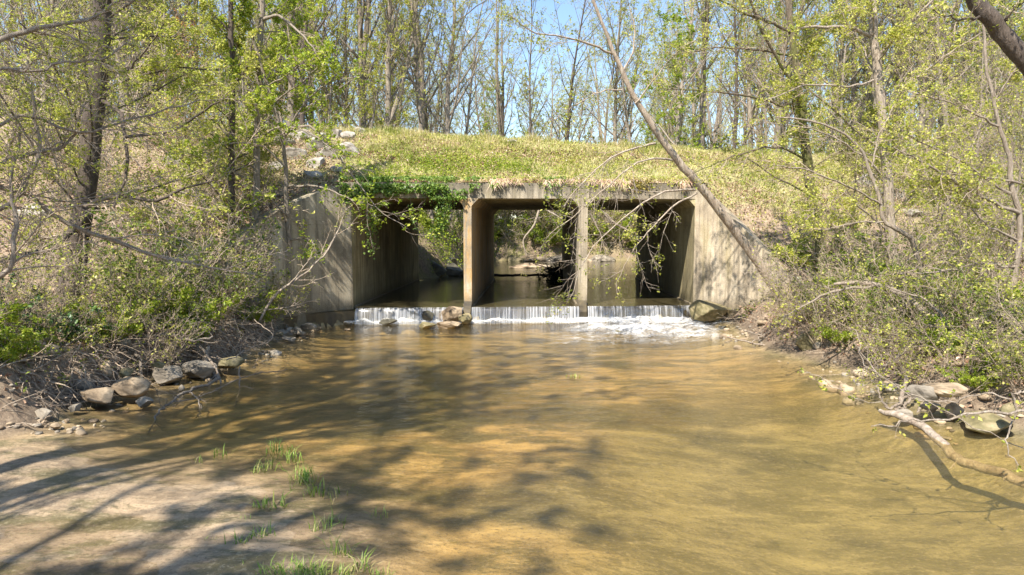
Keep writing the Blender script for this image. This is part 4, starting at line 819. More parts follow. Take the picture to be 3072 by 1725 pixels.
for i, (px, py, w_, h_, m_, lab) in enumerate([
    (883, 985, 36, 42, ROCKG, 'upright grey stone in the rubble below the left wing wall'), (922, 995, 46, 30, ROCKG, 'squat grey stone in the rubble nearest the dark weir face'), (890, 1006, 40, 24, ROCKG, 'pale stone in the rubble touching the pool below the left wing wall'),
    (862, 1024, 46, 14, ROCKG, 'flat grey slab lying in the pool edge before the left rubble'), (848, 992, 30, 26, ROCKD, 'dark stone at the back of the left rubble'), (906, 965, 26, 18, ROCKG, 'small stone on top of the left rubble'), (940, 982, 22, 14, ROCKM, 'small mossy stone beside the weir face'), (958, 988, 16, 8, ROCK, 'little tan pebble rock by the weir face'),
    (838, 1012, 26, 16, ROCKM, 'small brown stone left of the grey slab'), (826, 952, 42, 40, ROCKD, 'blackish broken boulder by the foot of the left wing wall')]):
    rock(px, py, w_, h_, .02, m_, lab, 20+i)
for i, (px, py, w_, h_, m_, lab, z, ll) in enumerate([
    (278, 1222, 130, 68, ROCK, 'big wedge shaped tan boulder lowest of the left bank boulders', .05, 8), (385, 1205, 115, 76, ROCK, 'blocky orange tan boulder right of the wedge shaped boulder', .03, 6), (290, 1160, 110, 74, ROCK, 'rounded pale boulder behind the wedge shaped boulder', .15, 0),
    (425, 1222, 56, 34, ROCKG, 'grey rounded stone standing in shallow water below the blocky boulder', 0, 0), (480, 1153, 108, 62, ROCKG, 'smooth grey boulder with undercut foot on the left shore', .02, 5), (585, 1136, 108, 62, ROCKG, 'dark topped grey boulder right of the undercut one', .02, 4),
    (368, 1135, 60, 30, ROCKM, 'small mossy rock tucked above the blocky boulder', .3, 0), (405, 1165, 46, 36, ROCK, 'pale stone between the blocky and undercut boulders', .1, 0), (443, 1160, 24, 18, ROCK, 'small cream stone left of the undercut boulder', .03, 0), (542, 1175, 24, 24, ROCKG, 'small cube shaped stone in the water before the grey boulders', 0, 0),
    (680, 1110, 110, 36, ROCKM, 'flat mossy ledge rock reaching over the pool from the left bank', .08, 7), (470, 1105, 48, 22, ROCKM, 'flat mossy stone resting on the undercut boulder', .42, 0), (122, 1266, 62, 40, ROCKG, 'grey broken rock on the lower left mud shore', .05, 0), (160, 1290, 34, 22, ROCK, 'tan stone in front of the grey broken rock', .03, 0),
    (218, 1240, 52, 30, ROCKG, 'narrow grey slab leaning left of the wedge shaped boulder', .04, 0), (12, 1235, 60, 34, ROCK, 'tan rock cut by the left frame edge', .1, 0), (30, 1250, 26, 16, ROCK, 'reddish cobble beside the cut off rock', .06, 0), (196, 1268, 20, 12, ROCK, 'small cobble on the mud below the slab', .02, 0)]):
    rock(px, py, w_, h_, z, m_, lab, 60+i, layers=ll, round_=-.03, cuts=18)
for i, (px, py, w_, h_, m_, lab, z) in enumerate([
    (2872, 1262, 70, 48, ROCK, 'tan boulder on the right shore among the roots', .02), (2990, 1300, 170, 52, ROCKM, 'long mossy rock slab at the right frame edge by the water', .0), (2800, 1240, 60, 34, ROCK, 'pale wedge rock behind the tan boulder', .06), (2720, 1258, 60, 30, ROCKG, 'pale grey stone at the waterline under the root clump', 0),
    (2450, 1072, 96, 78, ROCKM, 'squarish brown rock under the bushes midway along the right bank', .05), (2395, 1062, 46, 30, ROCKM, 'brown stone left of the squarish rock', .03), (2560, 925, 130, 62, ROCKM, 'pale mossy outcrop behind the streamside trunks', 1.0), (2158, 962, 24, 18, ROCKM, 'small brown stone at the right side of the large boulder', 0), (2185, 972, 18, 10, ROCK, 'little stone right of the large boulder', 0), (2170, 985, 26, 8, ROCKD, 'wet dark pebble in front of the large boulder', 0),
    (2780, 1205, 90, 52, ROCKG, 'grey cracked boulder behind the root clump', .3), (2860, 1190, 120, 40, ROCK, 'long pale log like rock above the tan boulder', .4), (3040, 1250, 60, 40, ROCKM, 'mossy rock above the long slab', .3)]):
    rock(px, py, w_, h_, z, m_, lab, 90+i)
# riprap on the slope at the upper left of the headwall
r_ = np.random.default_rng(8)
def slopeY(px, py):
    Ys = np.linspace(13, 27, 240); P = np.array([W(px, py, y) for y in Ys]); h = gz(P[:, 0], P[:, 1]); k = np.argmax(P[:, 2] < h); return Ys[k]
for i, (px, py, w_, h_) in enumerate([(955, 455, 62, 46), (990, 480, 78, 40), (1035, 470, 62, 36), (945, 505, 56, 30), (1000, 415, 50, 26), (900, 420, 60, 30), (1045, 420, 46, 22), (880, 480, 56, 34), (930, 540, 50, 26), (850, 440, 60, 30), (1010, 520, 40, 18), (1080, 400, 34, 16), (820, 520, 50, 28), (560, 600, 60, 36), (620, 660, 54, 30), (520, 500, 60, 34), (90, 690, 90, 60), (130, 660, 50, 34), (640, 560, 50, 30), (700, 540, 60, 34), (1540, 430, 34, 12), (2600, 560, 70, 30), (2700, 600, 80, 34), (2745, 650, 60, 24), (2590, 650, 20, 12)]):
    lab = 'limestone block of the riprap on the slope left above the culvert' if i < 13 else 'grey block half buried on the slope'
    rock(px, py, w_*1.2, h_*1.3, 0, ROCKP, lab, 120+i, group='riprap blocks left above the culvert' if i < 13 else 'grey blocks half buried on the slopes', Y=slopeY(px, py), sink=.5, depth=.9)
# beyond the culvert
for i, (x, y, w_, h_, m_) in enumerate([(-3.9, 32.6, 1.8, .9, ROCKD), (-2.9, 33.2, 1.5, .75, ROCKD), (-2.1, 33.0, 1.4, .5, ROCKD), (-3.3, 34.3, 1.5, 1.0, ROCKD)]):
    V = rockgeo(np.random.default_rng(300+i), (w_, w_*.8, h_*1.3), 14); o = link('rock', mesh('rock', V, ICO_F, m_, smooth=True)); o.location = (x, y, .44+h_*.25); tag(o, 'dark shaded rock at the far mouth of the left barrel', 'rock', 'dark rocks at the far mouth of the left barrel')
for i, (x, y, w_, h_, m_) in enumerate([(1.1, 40.5, 2.6, .35, ROCK), (3.4, 48.6, 2.6, .7, ROCKG), (4.6, 48.2, 3.4, .5, ROCK), (1.8, 49.3, 2.6, .8, ROCK), (6.5, 49, 2.6, .6, ROCKG), (.2, 49.2, 2, .7, ROCKM), (2.8, 50.4, 3.2, 1.1, ROCKM)]):
    V = rockgeo(np.random.default_rng(320+i), (w_, w_*.8, h_*1.3), 14); o = link('rock', mesh('rock', V, ICO_F, m_, smooth=True)); o.location = (x, y, .44+h_*.1); tag(o, 'pale flat rock lying in the creek beyond the culvert', 'rock', 'pale flat rocks beyond the culvert')

# ---------------------------------------------------------------- logs, branches, roots, drift
def limb(name, label, lines, seed, bark=B_PALE, m=0, a=45, ratio=.4, leaf=None, cat='branch', K=22, wob=.012, twig=None, m2=4, nl=2, kind=None, group=None):
    rng = np.random.default_rng(seed); L = [path(l, K, wob, seed+i) for i, l in enumerate(lines)]
    tw = [(P, R, 8) for P, R in L]; o = link(name, trunkmesh(name, tw, bark)); tag(o, label, cat, group, kind)
    if m:
        bag = Bag()
        P = np.concatenate([p for p, _ in L]); R = np.concatenate([r for _, r in L]); P1, R1 = kids(P, R, m, .2, 1, a, ratio, rng, 7, .2, 0, .5, .0035, .35); P2, R2 = kids(P1, R1, m2, .1, 1, a, .55, rng, 5, .25, 0, .6, .0022, .4)
        R1 = np.minimum(R1, .009)
        for P_, R_, s_ in tw+[(P1, R1, 4), (P2, R2, 3)]: bag.add(*tubes(P_, R_, s_), 0, True)
        if leaf: bag.add(*leaves(on(P2, nl, rng, .3, .01), rng, .045), 1, False)
        o.data = bag.mesh(name, [bark, leaf] if leaf else [bark])
    return o
limb('fallen_log', 'thick bent log rising from the pool at the lower right corner', [[(2640, 1232, 9.6, 8), (2672, 1238, 9.4, 14), (2740, 1262, 9.1, 18), (2790, 1300, 8.7, 18), (2850, 1352, 8.2, 20), (2900, 1390, 7.9, 21), (2980, 1412, 7.6, 21), (3050, 1440, 7.3, 22), (3200, 1530, 6.9, 24)]], 301, B_SYC, m=5, ratio=.12, m2=3, cat='log')
limb('pale_branch', 'thin white bare branch reaching left over the bent log', [[(3240, 1250, 6.6, 7), (3072, 1242, 6.6, 6), (2985, 1232, 6.6, 6), (2900, 1245, 6.6, 5), (2830, 1258, 6.6, 4), (2765, 1262, 6.6, 4), (2720, 1255, 6.6, 3), (2680, 1275, 6.6, 3), (2612, 1273, 6.6, 2)], [(3072, 1175, 6.7, 6), (3040, 1190, 6.7, 5), (3042, 1260, 6.7, 4), (3020, 1330, 6.6, 3), (3060, 1400, 6.5, 2)], [(3042, 1200, 6.7, 4), (2950, 1180, 6.8, 3), (2860, 1205, 7, 2.5), (2740, 1190, 7.2, 2), (2600, 1100, 7.4, 2), (2575, 1040, 7.5, 1.5)]], 302, B_PALE, m=4, ratio=.16, leaf=L_YG, m2=3)
limb('overhanging_twig', 'long green budded twig drooping over the water on the right', [[(3072, 1345, 6.9, 2), (2900, 1270, 7, 2), (2800, 1215, 7.2, 2), (2720, 1170, 7.4, 2), (2640, 1120, 7.6, 2), (2590, 1060, 7.8, 1.5), (2570, 990, 8, 1)], [(2700, 1208, 7.6, 1.5), (2600, 1205, 7.7, 1.5), (2520, 1170, 7.8, 1.2), (2450, 1130, 7.9, 1), (2400, 1110, 8, .8)]], 303, B_PALE, m=7, ratio=.15, leaf=L_YG, m2=3)
limb('fallen_branch', 'grey forked dead branch lying into the shallow water on the left', [[(655, 1135, 11.6, 9), (630, 1150, 11.2, 6), (560, 1175, 10.6, 6), (500, 1215, 10, 5), (470, 1250, 9.5, 4), (445, 1300, 9, 2.5)], [(570, 1178, 10.6, 3), (595, 1200, 10.2, 3), (600, 1235, 9.9, 2.5), (585, 1252, 9.7, 2)], [(520, 1205, 10.2, 3), (600, 1190, 10.4, 2), (700, 1145, 10.8, 2), (780, 1120, 11.2, 2), (860, 1112, 11.5, 1.5)]], 304, B_GREY, m=7, ratio=.3, m2=4)
limb('fallen_branch', 'tangle of thin drooping dead twigs dipping in the pool right of the forked branch', [[(600, 1040, 12.6, 5), (650, 1110, 12, 4), (665, 1180, 11.4, 3), (645, 1225, 10.8, 2), (650, 1260, 10.4, 1.5)], [(720, 1100, 12, 3), (715, 1180, 11.2, 2.5), (690, 1240, 10.5, 2), (650, 1262, 10.3, 1.5)], [(680, 1080, 12, 3), (740, 1050, 12.4, 2), (820, 1010, 12.8, 2), (760, 960, 13.4, 1.5)]], 305, B_PALE, m=7, ratio=.4, m2=4)
limb('fallen_log', 'weathered pale log stub lying on the mud at the left frame edge', [[(-120, 1190, 9.6, 18), (0, 1170, 9.8, 16), (50, 1158, 9.9, 13), (88, 1160, 10, 10)]], 306, B_PALE, cat='log')
limb('root', 'long pale exposed root along the undercut left bank, lower one', [[(-80, 1075, 10.6, 12), (40, 1092, 10.6, 11), (120, 1088, 10.7, 10), (200, 1080, 10.8, 8), (255, 1070, 10.9, 6), (330, 1072, 11, 4)]], 307, B_PALE, m=12, a=80, ratio=.14, cat='root')
limb('root', 'curved brown exposed root along the undercut left bank, upper one', [[(-60, 1030, 10.8, 12), (30, 1050, 10.8, 12), (90, 1068, 10.9, 9), (140, 1040, 11, 7), (160, 1000, 11.2, 6), (260, 940, 11.6, 5)]], 308, B_GREY, m=12, a=80, ratio=.16, cat='root')
limb('fallen_branch', 'dead limb lying across the left bank above the grey boulders', [[(300, 950, 13, 5), (380, 975, 12.8, 7), (460, 985, 12.6, 7), (560, 1020, 12.2, 6), (640, 1010, 12.4, 4)], [(370, 1030, 12.2, 5), (450, 1010, 12.3, 6), (540, 1005, 12.4, 5)]], 309, B_PALE, m=9, ratio=.3)
limb('fallen_branch', 'leaning dead pole among the bushes midway along the left bank', [[(400, 935, 13.6, 6), (460, 870, 13.8, 7), (560, 800, 14, 5), (640, 700, 14.2, 3)], [(420, 900, 13.6, 5), (520, 850, 13.8, 4), (590, 790, 14, 3)]], 310, B_PALE, m=6, ratio=.3)
limb('root', 'crooked upright root post between the left shore boulders', [[(425, 1170, 11.4, 5), (422, 1100, 11.5, 6), (418, 1072, 11.6, 6), (400, 1060, 11.7, 5)]], 311, B_GREY, cat='root')
limb('root', 'pale gnarled root reaching down to the water beside the grey boulders', [[(650, 1135, 12.2, 9), (625, 1100, 12.4, 8), (618, 1060, 12.6, 8), (625, 1040, 12.8, 7)]], 312, B_PALE, m=4, ratio=.3, cat='root')
limb('fallen_branch', 'flood drift twigs heaped along the right shore below the leaning tree', [[(2180, 1010, 15.6, 3), (2280, 1035, 15.2, 4), (2350, 1040, 15, 4), (2420, 1050, 14.8, 3)], [(2230, 990, 16, 3), (2330, 1020, 15.4, 3), (2440, 1030, 15, 3)], [(2250, 1030, 15.2, 3), (2300, 1000, 15.6, 3), (2370, 985, 16, 2)], [(2370, 1068, 14.2, 4), (2440, 1075, 14, 5), (2480, 1078, 14, 4)]], 313, B_PALE, m=12, ratio=.4, m2=5)
limb('root', 'fan of pale roots spilling over the rocks on the right shore', [[(2720, 1130, 10.2, 8), (2705, 1190, 10, 9), (2690, 1230, 9.9, 8), (2670, 1240, 9.8, 4)], [(2760, 1160, 10.2, 8), (2730, 1200, 10, 7), (2700, 1240, 9.8, 5)], [(2810, 1160, 10.2, 8), (2780, 1200, 10, 8), (2750, 1235, 9.8, 5)], [(2720, 1190, 10, 6), (2670, 1225, 9.9, 6), (2640, 1190, 10, 4), (2625, 1155, 10.1, 3)], [(2900, 1170, 10.2, 8), (2850, 1150, 10.4, 8), (2780, 1165, 10.2, 6)]], 314, B_PALE, m=4, ratio=.3, cat='root')
# drift jam at the far mouth of the middle barrel
rj = np.random.default_rng(17); n = 230
c = W(1672, 815, 30.6); S = np.stack([c[0]+rj.normal(size=n)*.32, np.full(n, c[1])+rj.normal(size=n)*.3, .35+np.abs(rj.normal(size=n))*.38], 1); S[:, 2] *= np.clip(1.35-np.abs(S[:, 0]-c[0]-.25)*1.0, .4, 1.3)
P, R = grow(S, rj.normal(size=(n, 3))*np.array([1, 1, .5]), rj.uniform(.2, 1.1, n), rj.uniform(.008, .035, n), 7, .2, 0, rj, .4)
P2, R2 = kids(P, R, 5, .1, 1, 60, .4, rj, 4, .2, 0, .5, .004)
tag(link('drift_pile', trunkmesh('drift_pile', [(P, R, 5), (P2, R2, 3)], B_BLACK)), 'black heap of drift sticks caught at the far end of the second pier', 'drift pile')  # sticks look black through the shade painted into their bark
limb('fallen_log', 'dark straight log lying across the far mouth of the middle barrel', [[(1478, 826, 30.9, 6), (1550, 826, 30.9, 5), (1640, 824, 30.9, 5), (1690, 820, 30.9, 5)]], 320, B_BLACK, m=8, ratio=.08, cat='log')
limb('leaning_branch', 'pale crooked dead branch over the creek beyond the middle barrel', [[(1620, 625, 40, 6), (1600, 680, 40, 4), (1570, 720, 40, 3), (1580, 770, 40, 3)], [(1640, 630, 40, 4), (1690, 660, 40, 3), (1760, 700, 40, 3)]], 321, B_PALE, m=9, ratio=.4, m2=5)
limb('leaning_branch', 'pale crooked dead branch over the creek beyond the right barrel', [[(1780, 600, 38, 7), (1830, 660, 38, 5), (1900, 700, 38, 4)], [(1770, 640, 38, 4), (1800, 700, 38, 3), (1820, 770, 38, 2)]], 322, B_PALE, m=9, ratio=.4, m2=5)

# ---------------------------------------------------------------- grass, litter, ground cover
def blades(P, H, Wd, rng, lean=.5):
    n = len(P); az = rng.random(n)*6.283; d = np.stack([np.cos(az), np.sin(az), 0*az], 1); sd_ = np.stack([-np.sin(az), np.cos(az), 0*az], 1)
    l = lean*rng.uniform(.2, 1.6, n)[:, None]*H[:, None]; up = np.array([0, 0, 1])*H[:, None]
    a = P-sd_*Wd[:, None]*.5; b = P+sd_*Wd[:, None]*.5; m = P+d*l*.35+up*.6; c_ = m-sd_*Wd[:, None]*.4; e = m+sd_*Wd[:, None]*.4; t = P+d*l*1.0+up*np.where(l > H[:, None]*.6, .85, 1.)
    V = np.stack([a, b, e, c_, t], 1).reshape(-1, 3); i = np.arange(n)*5
    return V, np.concatenate([np.stack([i, i+1, i+2], 1), np.stack([i, i+2, i+3], 1), np.stack([i+3, i+2, i+4], 1)])
def visible(x, y, z, m=120):
    px, py = project(np.stack([x, y, z], -1)); return (px > -m) & (px < 3072+m) & (py > -m) & (py < 1725+m)
rg = np.random.default_rng(31)
def grounded(n, x0, x1, y0, y1, keep):
    x = rg.uniform(x0, x1, n); y = rg.uniform(y0, y1, n); z, bh, s = terrain(x, y); k = keep(x, y, z, bh, s) & visible(x, y, z); return np.stack([x, y, z], 1)[k]
def grasskeep(x, y, z, bh, s):
    yc, _ = crest(x); w_ = fbm(x*.6, y*.9, 4); dens = (.45*sstep(-5.6, -3.2, y-yc+4.5*(w_-.5))+.55*sstep(-2.6, -.8, y-yc+3*(w_-.5)))*np.where(x < -5.3, .35, 1)*.9+.35*sstep(-1.2, .2, y-yc)
    return bh & (y < yc+1.6) & (rg.random(len(x)) < np.clip(dens, .06, 1)*(.35+1.3*w_))
P = grounded(330000, -13, 24, 17, 30, grasskeep); yc, _ = crest(P[:, 0]); tall = sstep(-1.6, .2, P[:, 1]-yc)
hh = (.04+.46*fbm(P[:, 0]*1.1, P[:, 1]*1.6, 4)**2.2)*rg.uniform(.5, 1.4, len(P))*(1+.25*tall)
hh *= .72; V, F = blades(P, hh, rg.uniform(.010, .022, len(P)), rg, .8)
tag(link('grass', mesh('grass', V, F, L_GR)), 'sunlit green and straw coloured grass over the embankment', 'grass', kind='stuff')
P = grounded(190000, -14, 18, 9, 29, lambda x, y, z, bh, s: (bh | (s < -.25)) & (z > .12) & (rg.random(len(x)) < .25+.9*sstep(.4, .6, fbm(x*.8+5, y*.8, 4))) & (y < crest(x)[0]-.8*rg.random(len(x))))
P[:, 2] += rg.uniform(.0, .05, len(P))+.09*(P[:, 1] > crest(P[:, 0])[0]-4.5)*rg.random(len(P)); V, F = leaves(P, rg, .062, up=.9, wid=.7, fold=.4)
tag(link('leaf_litter', mesh('leaf_litter', V, F, L_DEAD)), 'brown and pinkish fallen leaves strewn over the slopes and banks', 'leaf litter', kind='stuff')
# brush: fine dead twigs standing in and lying over the banks
P = grounded(22000, -14, 18, 8.5, 27, lambda x, y, z, bh, s: (bh | (s < -.1)) & (rg.random(len(x)) < .10+.5*(s > -1.3)*~bh+.55*sstep(.42, .6, fbm(x*.5+7, y*.5, 4))) & (y < crest(x)[0]-.8) & ((np.abs(x-.5) > 5.6)))
n = len(P); D = rg.normal(size=(n, 3))*np.array([1, 1, .5])+np.array([0, 0, .45]); Bq, Br = grow(P, D, rg.uniform(.2, 1.1, n)*rg.uniform(.5, 1, n), rg.uniform(.004, .010, n), 7, .16, -.05, rg, .4)
Bk, Bs = kids(Bq, Br, 3, .2, 1, 45, .45, rg, 5, .2, 0, .6, .003)
tag(link('brushwood', trunkmesh('brushwood', [(Bq, Br, 3), (Bk, Bs, 3)], B_TWIG)), 'thin pale dead twigs standing in and lying over the banks', 'brushwood', kind='stuff')
# low weeds on the slopes
def weeds(name, label, P, sz, mat, hgt, per=9):
    Q_ = np.repeat(P, per, 0)+rg.normal(size=(len(P)*per, 3))*np.array([.06, .06, 0]); Q_[:, 2] += rg.random(len(Q_))**1.3*np.repeat(hgt, per)
    V, F = leaves(Q_, rg, sz, up=.5, wid=.7); return tag(link(name, mesh(name, V, F, mat)), label, 'ground cover', kind='stuff')
P = grounded(9000, -13, 17, 9, 28, lambda x, y, z, bh, s: (bh | (s < -.3)) & (rg.random(len(x)) < sstep(.46, .6, fbm(x*.7+50, y*.7, 4))) & (y < crest(x)[0]-.6)); weeds('weeds', 'scattered low yellow green weeds on the banks and slopes', P, .05, L_YG, np.full(len(P), .22))
P = grounded(5000, -13, 17, 9, 24, lambda x, y, z, bh, s: (bh | (s < -.3)) & (np.abs(x) > 6) & (rg.random(len(x)) < sstep(.48, .62, fbm(x*.6+90, y*.6, 4)))); weeds('low_greenery', 'mid green low growth on the creek banks', P, .05, L_MD, np.full(len(P), .25))
P = grounded(12000, -6, 1.6, 20, 24.4, lambda x, y, z, bh, s: bh & (rg.random(len(x)) < np.clip(1.5*np.exp(-((x+3.1)/1.9)**2-((y-21.5)/1.3)**2)-.15+.5*(fbm(x*2, y*2, 3)-.5), 0, 1)))
P2 = grounded(12000, -5, 3, 20, 24.4, lambda x, y, z, bh, s: bh & (rg.random(len(x)) < np.clip(1.3*np.exp(-((x+.9)/2.3)**2-((y-22.3)/.9)**2)-.2+.6*(fbm(x*2, y*2, 3)-.5), 0, 1)))
P3 = grounded(26000, -12, 14, 30.5, 54, lambda x, y, z, bh, s: (s < -.1) & (rg.random(len(x)) < .3+sstep(.4, .6, fbm(x*.5+20, y*.5, 4)))); weeds('far_greenery', 'bright green low growth on the creek banks beyond the culvert', P3, .08, L_BR, np.full(len(P3), .5))
P4 = grounded(5000, -7, 18, 20.5, 26, lambda x, y, z, bh, s: bh & (rg.random(len(x)) < sstep(.46, .62, fbm(x*1.1+70, y*1.6, 4)))); weeds('slope_weeds', 'patches of leafy weeds in the embankment grass', P4, .045, L_YG, np.full(len(P4), .16), 8)
weeds('ground_ivy', 'light green creeping plants on the slope above the culvert', np.concatenate([P[::4], P2[::2]]), .05, L_BR, np.full(len(P[::4])+len(P2[::2]), .16), 7)

# ivy: a mat over the headwall and hanging strands
iv = empty('ivy', tuple(W(1180, 560, 20.2))); tag(iv, 'dark green ivy spilling over the left end of the headwall in hanging strands', 'ivy')
M4 = __import__('mathutils').Matrix
def ivpart(name, V, F, mats):
    o = link(name, mesh(name, V, F, mats)); o.data.transform(M4.Translation(-Vector(iv.location))); o.parent = iv; return o
ri = np.random.default_rng(23); A = []
for px0, px1, py0, py1, n in [(1030, 1200, 505, 590, 3600), (1180, 1420, 500, 580, 4800), (1420, 1500, 535, 565, 400), (1630, 1700, 530, 560, 420), (1010, 1110, 560, 620, 900), (1290, 1400, 560, 600, 900)]:
    px = ri.uniform(px0, px1, n); py = ri.uniform(py0, py1, n); k = fbm(px/26, py/20, 4)+.12*ri.random(n) > .53; px, py = px[k], py[k]
    z = CAMZ+(691-py)/FPX*19.6; x = (px-1536)/FPX*19.7; yy = YF(x)-.06-.2*ri.random(len(x))**2; top = z > ZT-.02
    g_ = gz(x, YF(x)+.15+(z-ZT)/.46*1.0); yy = np.where(top, YF(x)+(z-ZT)/.46, yy); z = np.where(top, gz(x, yy)+.05+.12*ri.random(len(x)), z); A.append(np.stack([x, yy, z], 1))
V, F = leaves(np.concatenate(A), ri, .065, up=.1, wid=.85, fold=.3, long=np.array([0, -.3, -.5])); ivpart('leaf_mat', V, F, L_IV)
for j, pts_ in enumerate([[(1105, 590), (1120, 650), (1110, 700), (1120, 755)], [(1228, 570), (1234, 620), (1233, 650), (1245, 675), (1256, 686)], [(1300, 560), (1318, 600), (1322, 660), (1305, 700)], [(1335, 560), (1340, 620), (1325, 690), (1350, 715), (1365, 718)], [(1345, 560), (1352, 600), (1338, 650), (1320, 690)], [(1290, 555), (1280, 590), (1272, 606)], [(1130, 590), (1135, 640), (1122, 690)], [(1642, 545), (1645, 575), (1643, 590)], [(1310, 570), (1330, 640), (1330, 690)], [(1085, 585), (1095, 640), (1100, 665)], [(1325, 560), (1335, 630), (1312, 680), (1300, 705)]]):
    A_ = np.array([[*W(px, py, 19.55), .006] for px, py in pts_]); S = spline(A_, 20); n = {1: 60, 5: 40, 7: 40, 9: 60}.get(j, 240)
    idx = ri.integers(0, 20, n); sp_ = .03 if j == 1 else .085
    V, F = leaves(S[idx, :3]+ri.normal(size=(n, 3))*sp_, ri, .06, up=.1, wid=.85, long=np.array([0, -.3, -.5])); b = Bag(); b.add(*tubes(S[None, :, :3], S[None, :, 3], 3), 0, True); b.add(V, F, 1, False)
    o = link('strand', b.mesh('strand', [B_TWD, L_IV if j != 3 and j != 6 else L_BR])); o.data.transform(M4.Translation(-Vector(iv.location))); o.parent = iv
# dry grass and moss hanging over the headwall edge
x = ri.uniform(-1.2, 5.4, 5200); k = fbm(x*2.3+4, x*0, 4)+.3*ri.random(len(x)) > .70; x = x[k]; n = len(x)
P0 = np.stack([x, YF(x)-.01, np.full(n, ZT+.03)+ri.random(n)*.1], 1); H = ri.uniform(.03, .3, n)*(.1+1.7*fbm(x*4, x*0+3, 3)**1.5)
dn = np.stack([ri.normal(size=n)*.45, -.35-.5*ri.random(n), -np.ones(n)], 1)*H[:, None]; sd_ = np.stack([np.full(n, .011), 0*x, 0*x], 1)
V = np.stack([P0-sd_, P0+sd_, P0+dn*.5+sd_*.8+np.array([0, -.03, 0]), P0+dn*.5-sd_*.8+np.array([0, -.03, 0]), P0+dn], 1).reshape(-1, 3); i = np.arange(n)*5
tag(link('hanging_grass', mesh('hanging_grass', V, np.concatenate([np.stack([i, i+1, i+2], 1), np.stack([i, i+2, i+3], 1), np.stack([i+3, i+2, i+4], 1)]), [L_DEAD, L_GR], mi=ri.random(3*n) < .3)), 'dry straw and moss hanging over the top edge of the headwall', 'grass', kind='stuff')
P = W(1905, 558, 20.05); n = 900; Q_ = P+ri.normal(size=(n, 3))*np.array([.28, .04, .09]); Q_[:, 1] -= .08
V, F = leaves(Q_, ri, .05, up=.2); tag(link('moss_patch', mesh('moss_patch', V, F, leafmat('leaf_moss', [(0, (.12, .09, .015)), (.6, (.24, .19, .03)), (1, (.34, .3, .08))], .1))), 'golden brown moss clump hanging on the headwall over the right barrel', 'moss', kind='stuff')

# pebbles along the shores
_bm = bmesh.new(); bmesh.ops.create_icosphere(_bm, subdivisions=2, radius=1); _bm.verts.ensure_lookup_table()
PV = np.array([v.co for v in _bm.verts]); PF = np.array([[v.index for v in f.verts] for f in _bm.faces]); _bm.free()
P = grounded(30000, -9, 9.5, 4.5, 19, lambda x, y, z, bh, s: (~bh) & (s < .7) & (s > -1.3) & (rg.random(len(x)) < .03+.35*sstep(.5, .62, fbm(x*.9+33, y*.9, 4))) & ((x > 0) | (y > 8.6)))[:1500]
bag = Bag()
for k in range(len(P)):
    r3 = rg.uniform(.02, .055)*(1+2.2*(rg.random() < .1)); V = PV*(1+.3*rg.normal(size=(1, 3))*.6)*(1+.12*rg.normal(size=(len(PV), 1)))*np.array([r3, r3*rg.uniform(.6, 1), r3*rg.uniform(.35, .7)]); a_ = rg.random()*6.28; R_ = np.array([[math.cos(a_), -math.sin(a_), 0], [math.sin(a_), math.cos(a_), 0], [0, 0, 1]])
    bag.add(V@R_+P[k]+np.array([0, 0, r3*.15]), PF, int(rg.random() < .4), True)
tag(link('pebbles', bag.mesh('pebbles', [ROCK, ROCKG])), 'small pebbles and cobbles strewn along the muddy shores', 'pebbles', kind='stuff')
# fine roots hanging from the undercut left bank
n = 420; yy_ = rg.uniform(9.3, 17.2, n); xx_ = XL(yy_)-rg.uniform(.25, .8, n); P = np.stack([xx_, yy_, gz(xx_, yy_)+rg.uniform(-.03, .12, n)], 1)
D = np.stack([rg.uniform(.2, 1, n), rg.normal(size=n)*.7, rg.uniform(-1, .1, n)], 1); Rq, Rr = grow(P, D, rg.uniform(.25, 1.0, n), rg.uniform(.005, .018, n), 8, .22, -.10, rg, .3); Rq[:, :, 2] = np.maximum(Rq[:, :, 2], gz(Rq[:, :, 0].ravel(), Rq[:, :, 1].ravel()).reshape(n, 8)-.01)
Rk, Rs = kids(Rq, Rr, 3, .2, 1, 50, .5, rg, 5, .25, -.05, .55, .003)
tag(link('fine_roots', trunkmesh('fine_roots', [(Rq, Rr, 4), (Rk, Rs, 3)], B_TWIG)), 'tangle of fine pale roots hanging out of the left cut bank', 'roots', kind='stuff')
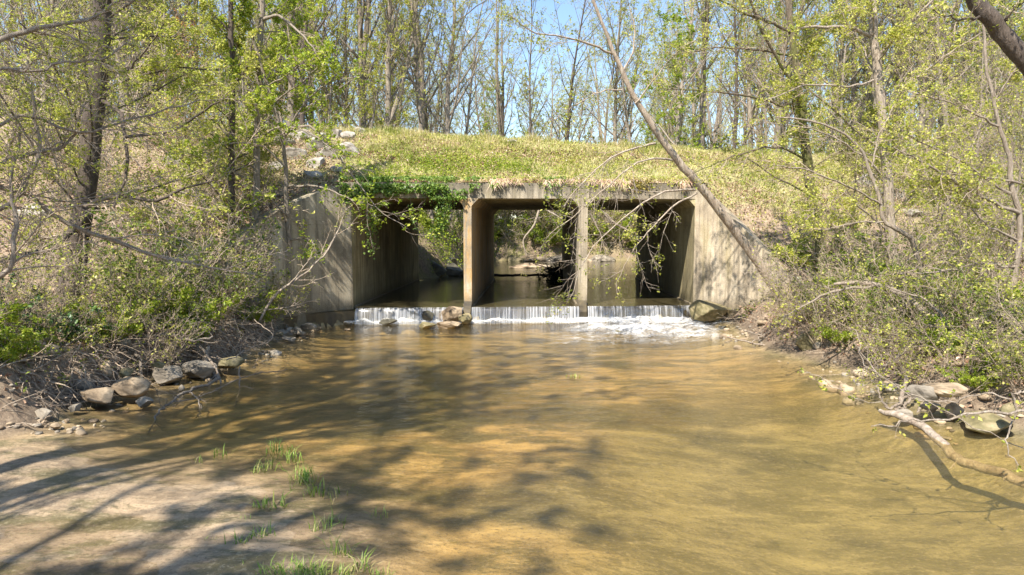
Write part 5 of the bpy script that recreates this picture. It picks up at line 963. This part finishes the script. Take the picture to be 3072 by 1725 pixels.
# grass tufts standing in the shallow water
TUFTS = [(665, 1365, 46, 10, 60), (610, 1378, 26, 6, 70), (850, 1358, 60, 26, 80), (822, 1345, 50, 16, 60), (880, 1378, 46, 14, 50), (800, 1400, 44, 14, 60), (770, 1408, 30, 8, 40), (915, 1440, 64, 44, 90), (905, 1420, 50, 30, 70), (950, 1478, 60, 18, 90), (1010, 1485, 40, 12, 110), (785, 1520, 56, 10, 40), (830, 1518, 66, 12, 50),
         (975, 1585, 70, 20, 90), (1005, 1560, 40, 12, 60), (780, 1610, 70, 24, 60), (725, 1630, 60, 18, 50), (630, 1620, 30, 8, 40), (1020, 1660, 90, 22, 60), (1085, 1700, 70, 18, 70), (840, 1720, 60, 60, 120), (900, 1722, 70, 60, 120), (960, 1724, 60, 40, 90), (1040, 1722, 50, 20, 80), (1140, 1720, 40, 14, 60), (640, 1355, 20, 5, 30), (1130, 1540, 26, 8, 50), (735, 1560, 24, 6, 40), (720, 1700, 30, 10, 60), (115, 1500, 14, 6, 30), (1725, 1128, 14, 20, 42)]
rt_ = np.random.default_rng(41)
for i, (px, py, hp, n, wp) in enumerate(TUFTS):
    n = int(n*1.4)
    g = G(px, py, 0); s = g[1]/FPX; P = np.stack([rt_.normal(size=n)*wp*s*.28, rt_.normal(size=n)*wp*s*.22, np.full(n, -.04)], 1); H = rt_.uniform(.4, 1.15, n)*hp*s*.66+.04
    V, F = blades(P, H, rt_.uniform(.006, .012, n) if i not in (11, 12, 9) else rt_.uniform(.012, .02, n), rt_, .75); o = link('grass_tuft', mesh('grass_tuft', V, F, [L_GG, L_GR], mi=np.tile(rt_.random(n) < .3, 3))); o.location = g
    tag(o, 'small green grass tuft poking out of the shallow sandy water', 'grass tuft', 'grass tufts in the shallow water')

# trees on the left bank beside and behind the camera; their shadows cross the pool
rs = np.random.default_rng(61)
K_S = [Kind('bank_tree', forest_tree(91, H=13, r=.2, nl=7, ls=.12, fork=1, nlimb=18, start=.42, twigs=5, leaf=L_BR), 'leafy tree on the left bank beside the viewpoint', 'tree', 'leafy trees beside the viewpoint'),
       Kind('bank_tree', forest_tree(92, H=11, r=.15, nl=2, ls=.08, nlimb=16, start=.25, twigs=4, bark=B_DARK), 'bare limbed tree on the left bank beside the viewpoint', 'tree', 'bare limbed trees beside the viewpoint')]
for x, y, k, s in [(-7.5, 3.9, 0, 1.15), (-6.9, 3.0, 0, 1.25), (-7.6, .2, 1, 1.1), (-6.4, -1.2, 0, 1.1), (-5.6, -3.5, 1, 1.), (-4.2, -6, 1, 1.1)]:
    K_S[k].put(x, y, rs.random()*6.28, s)
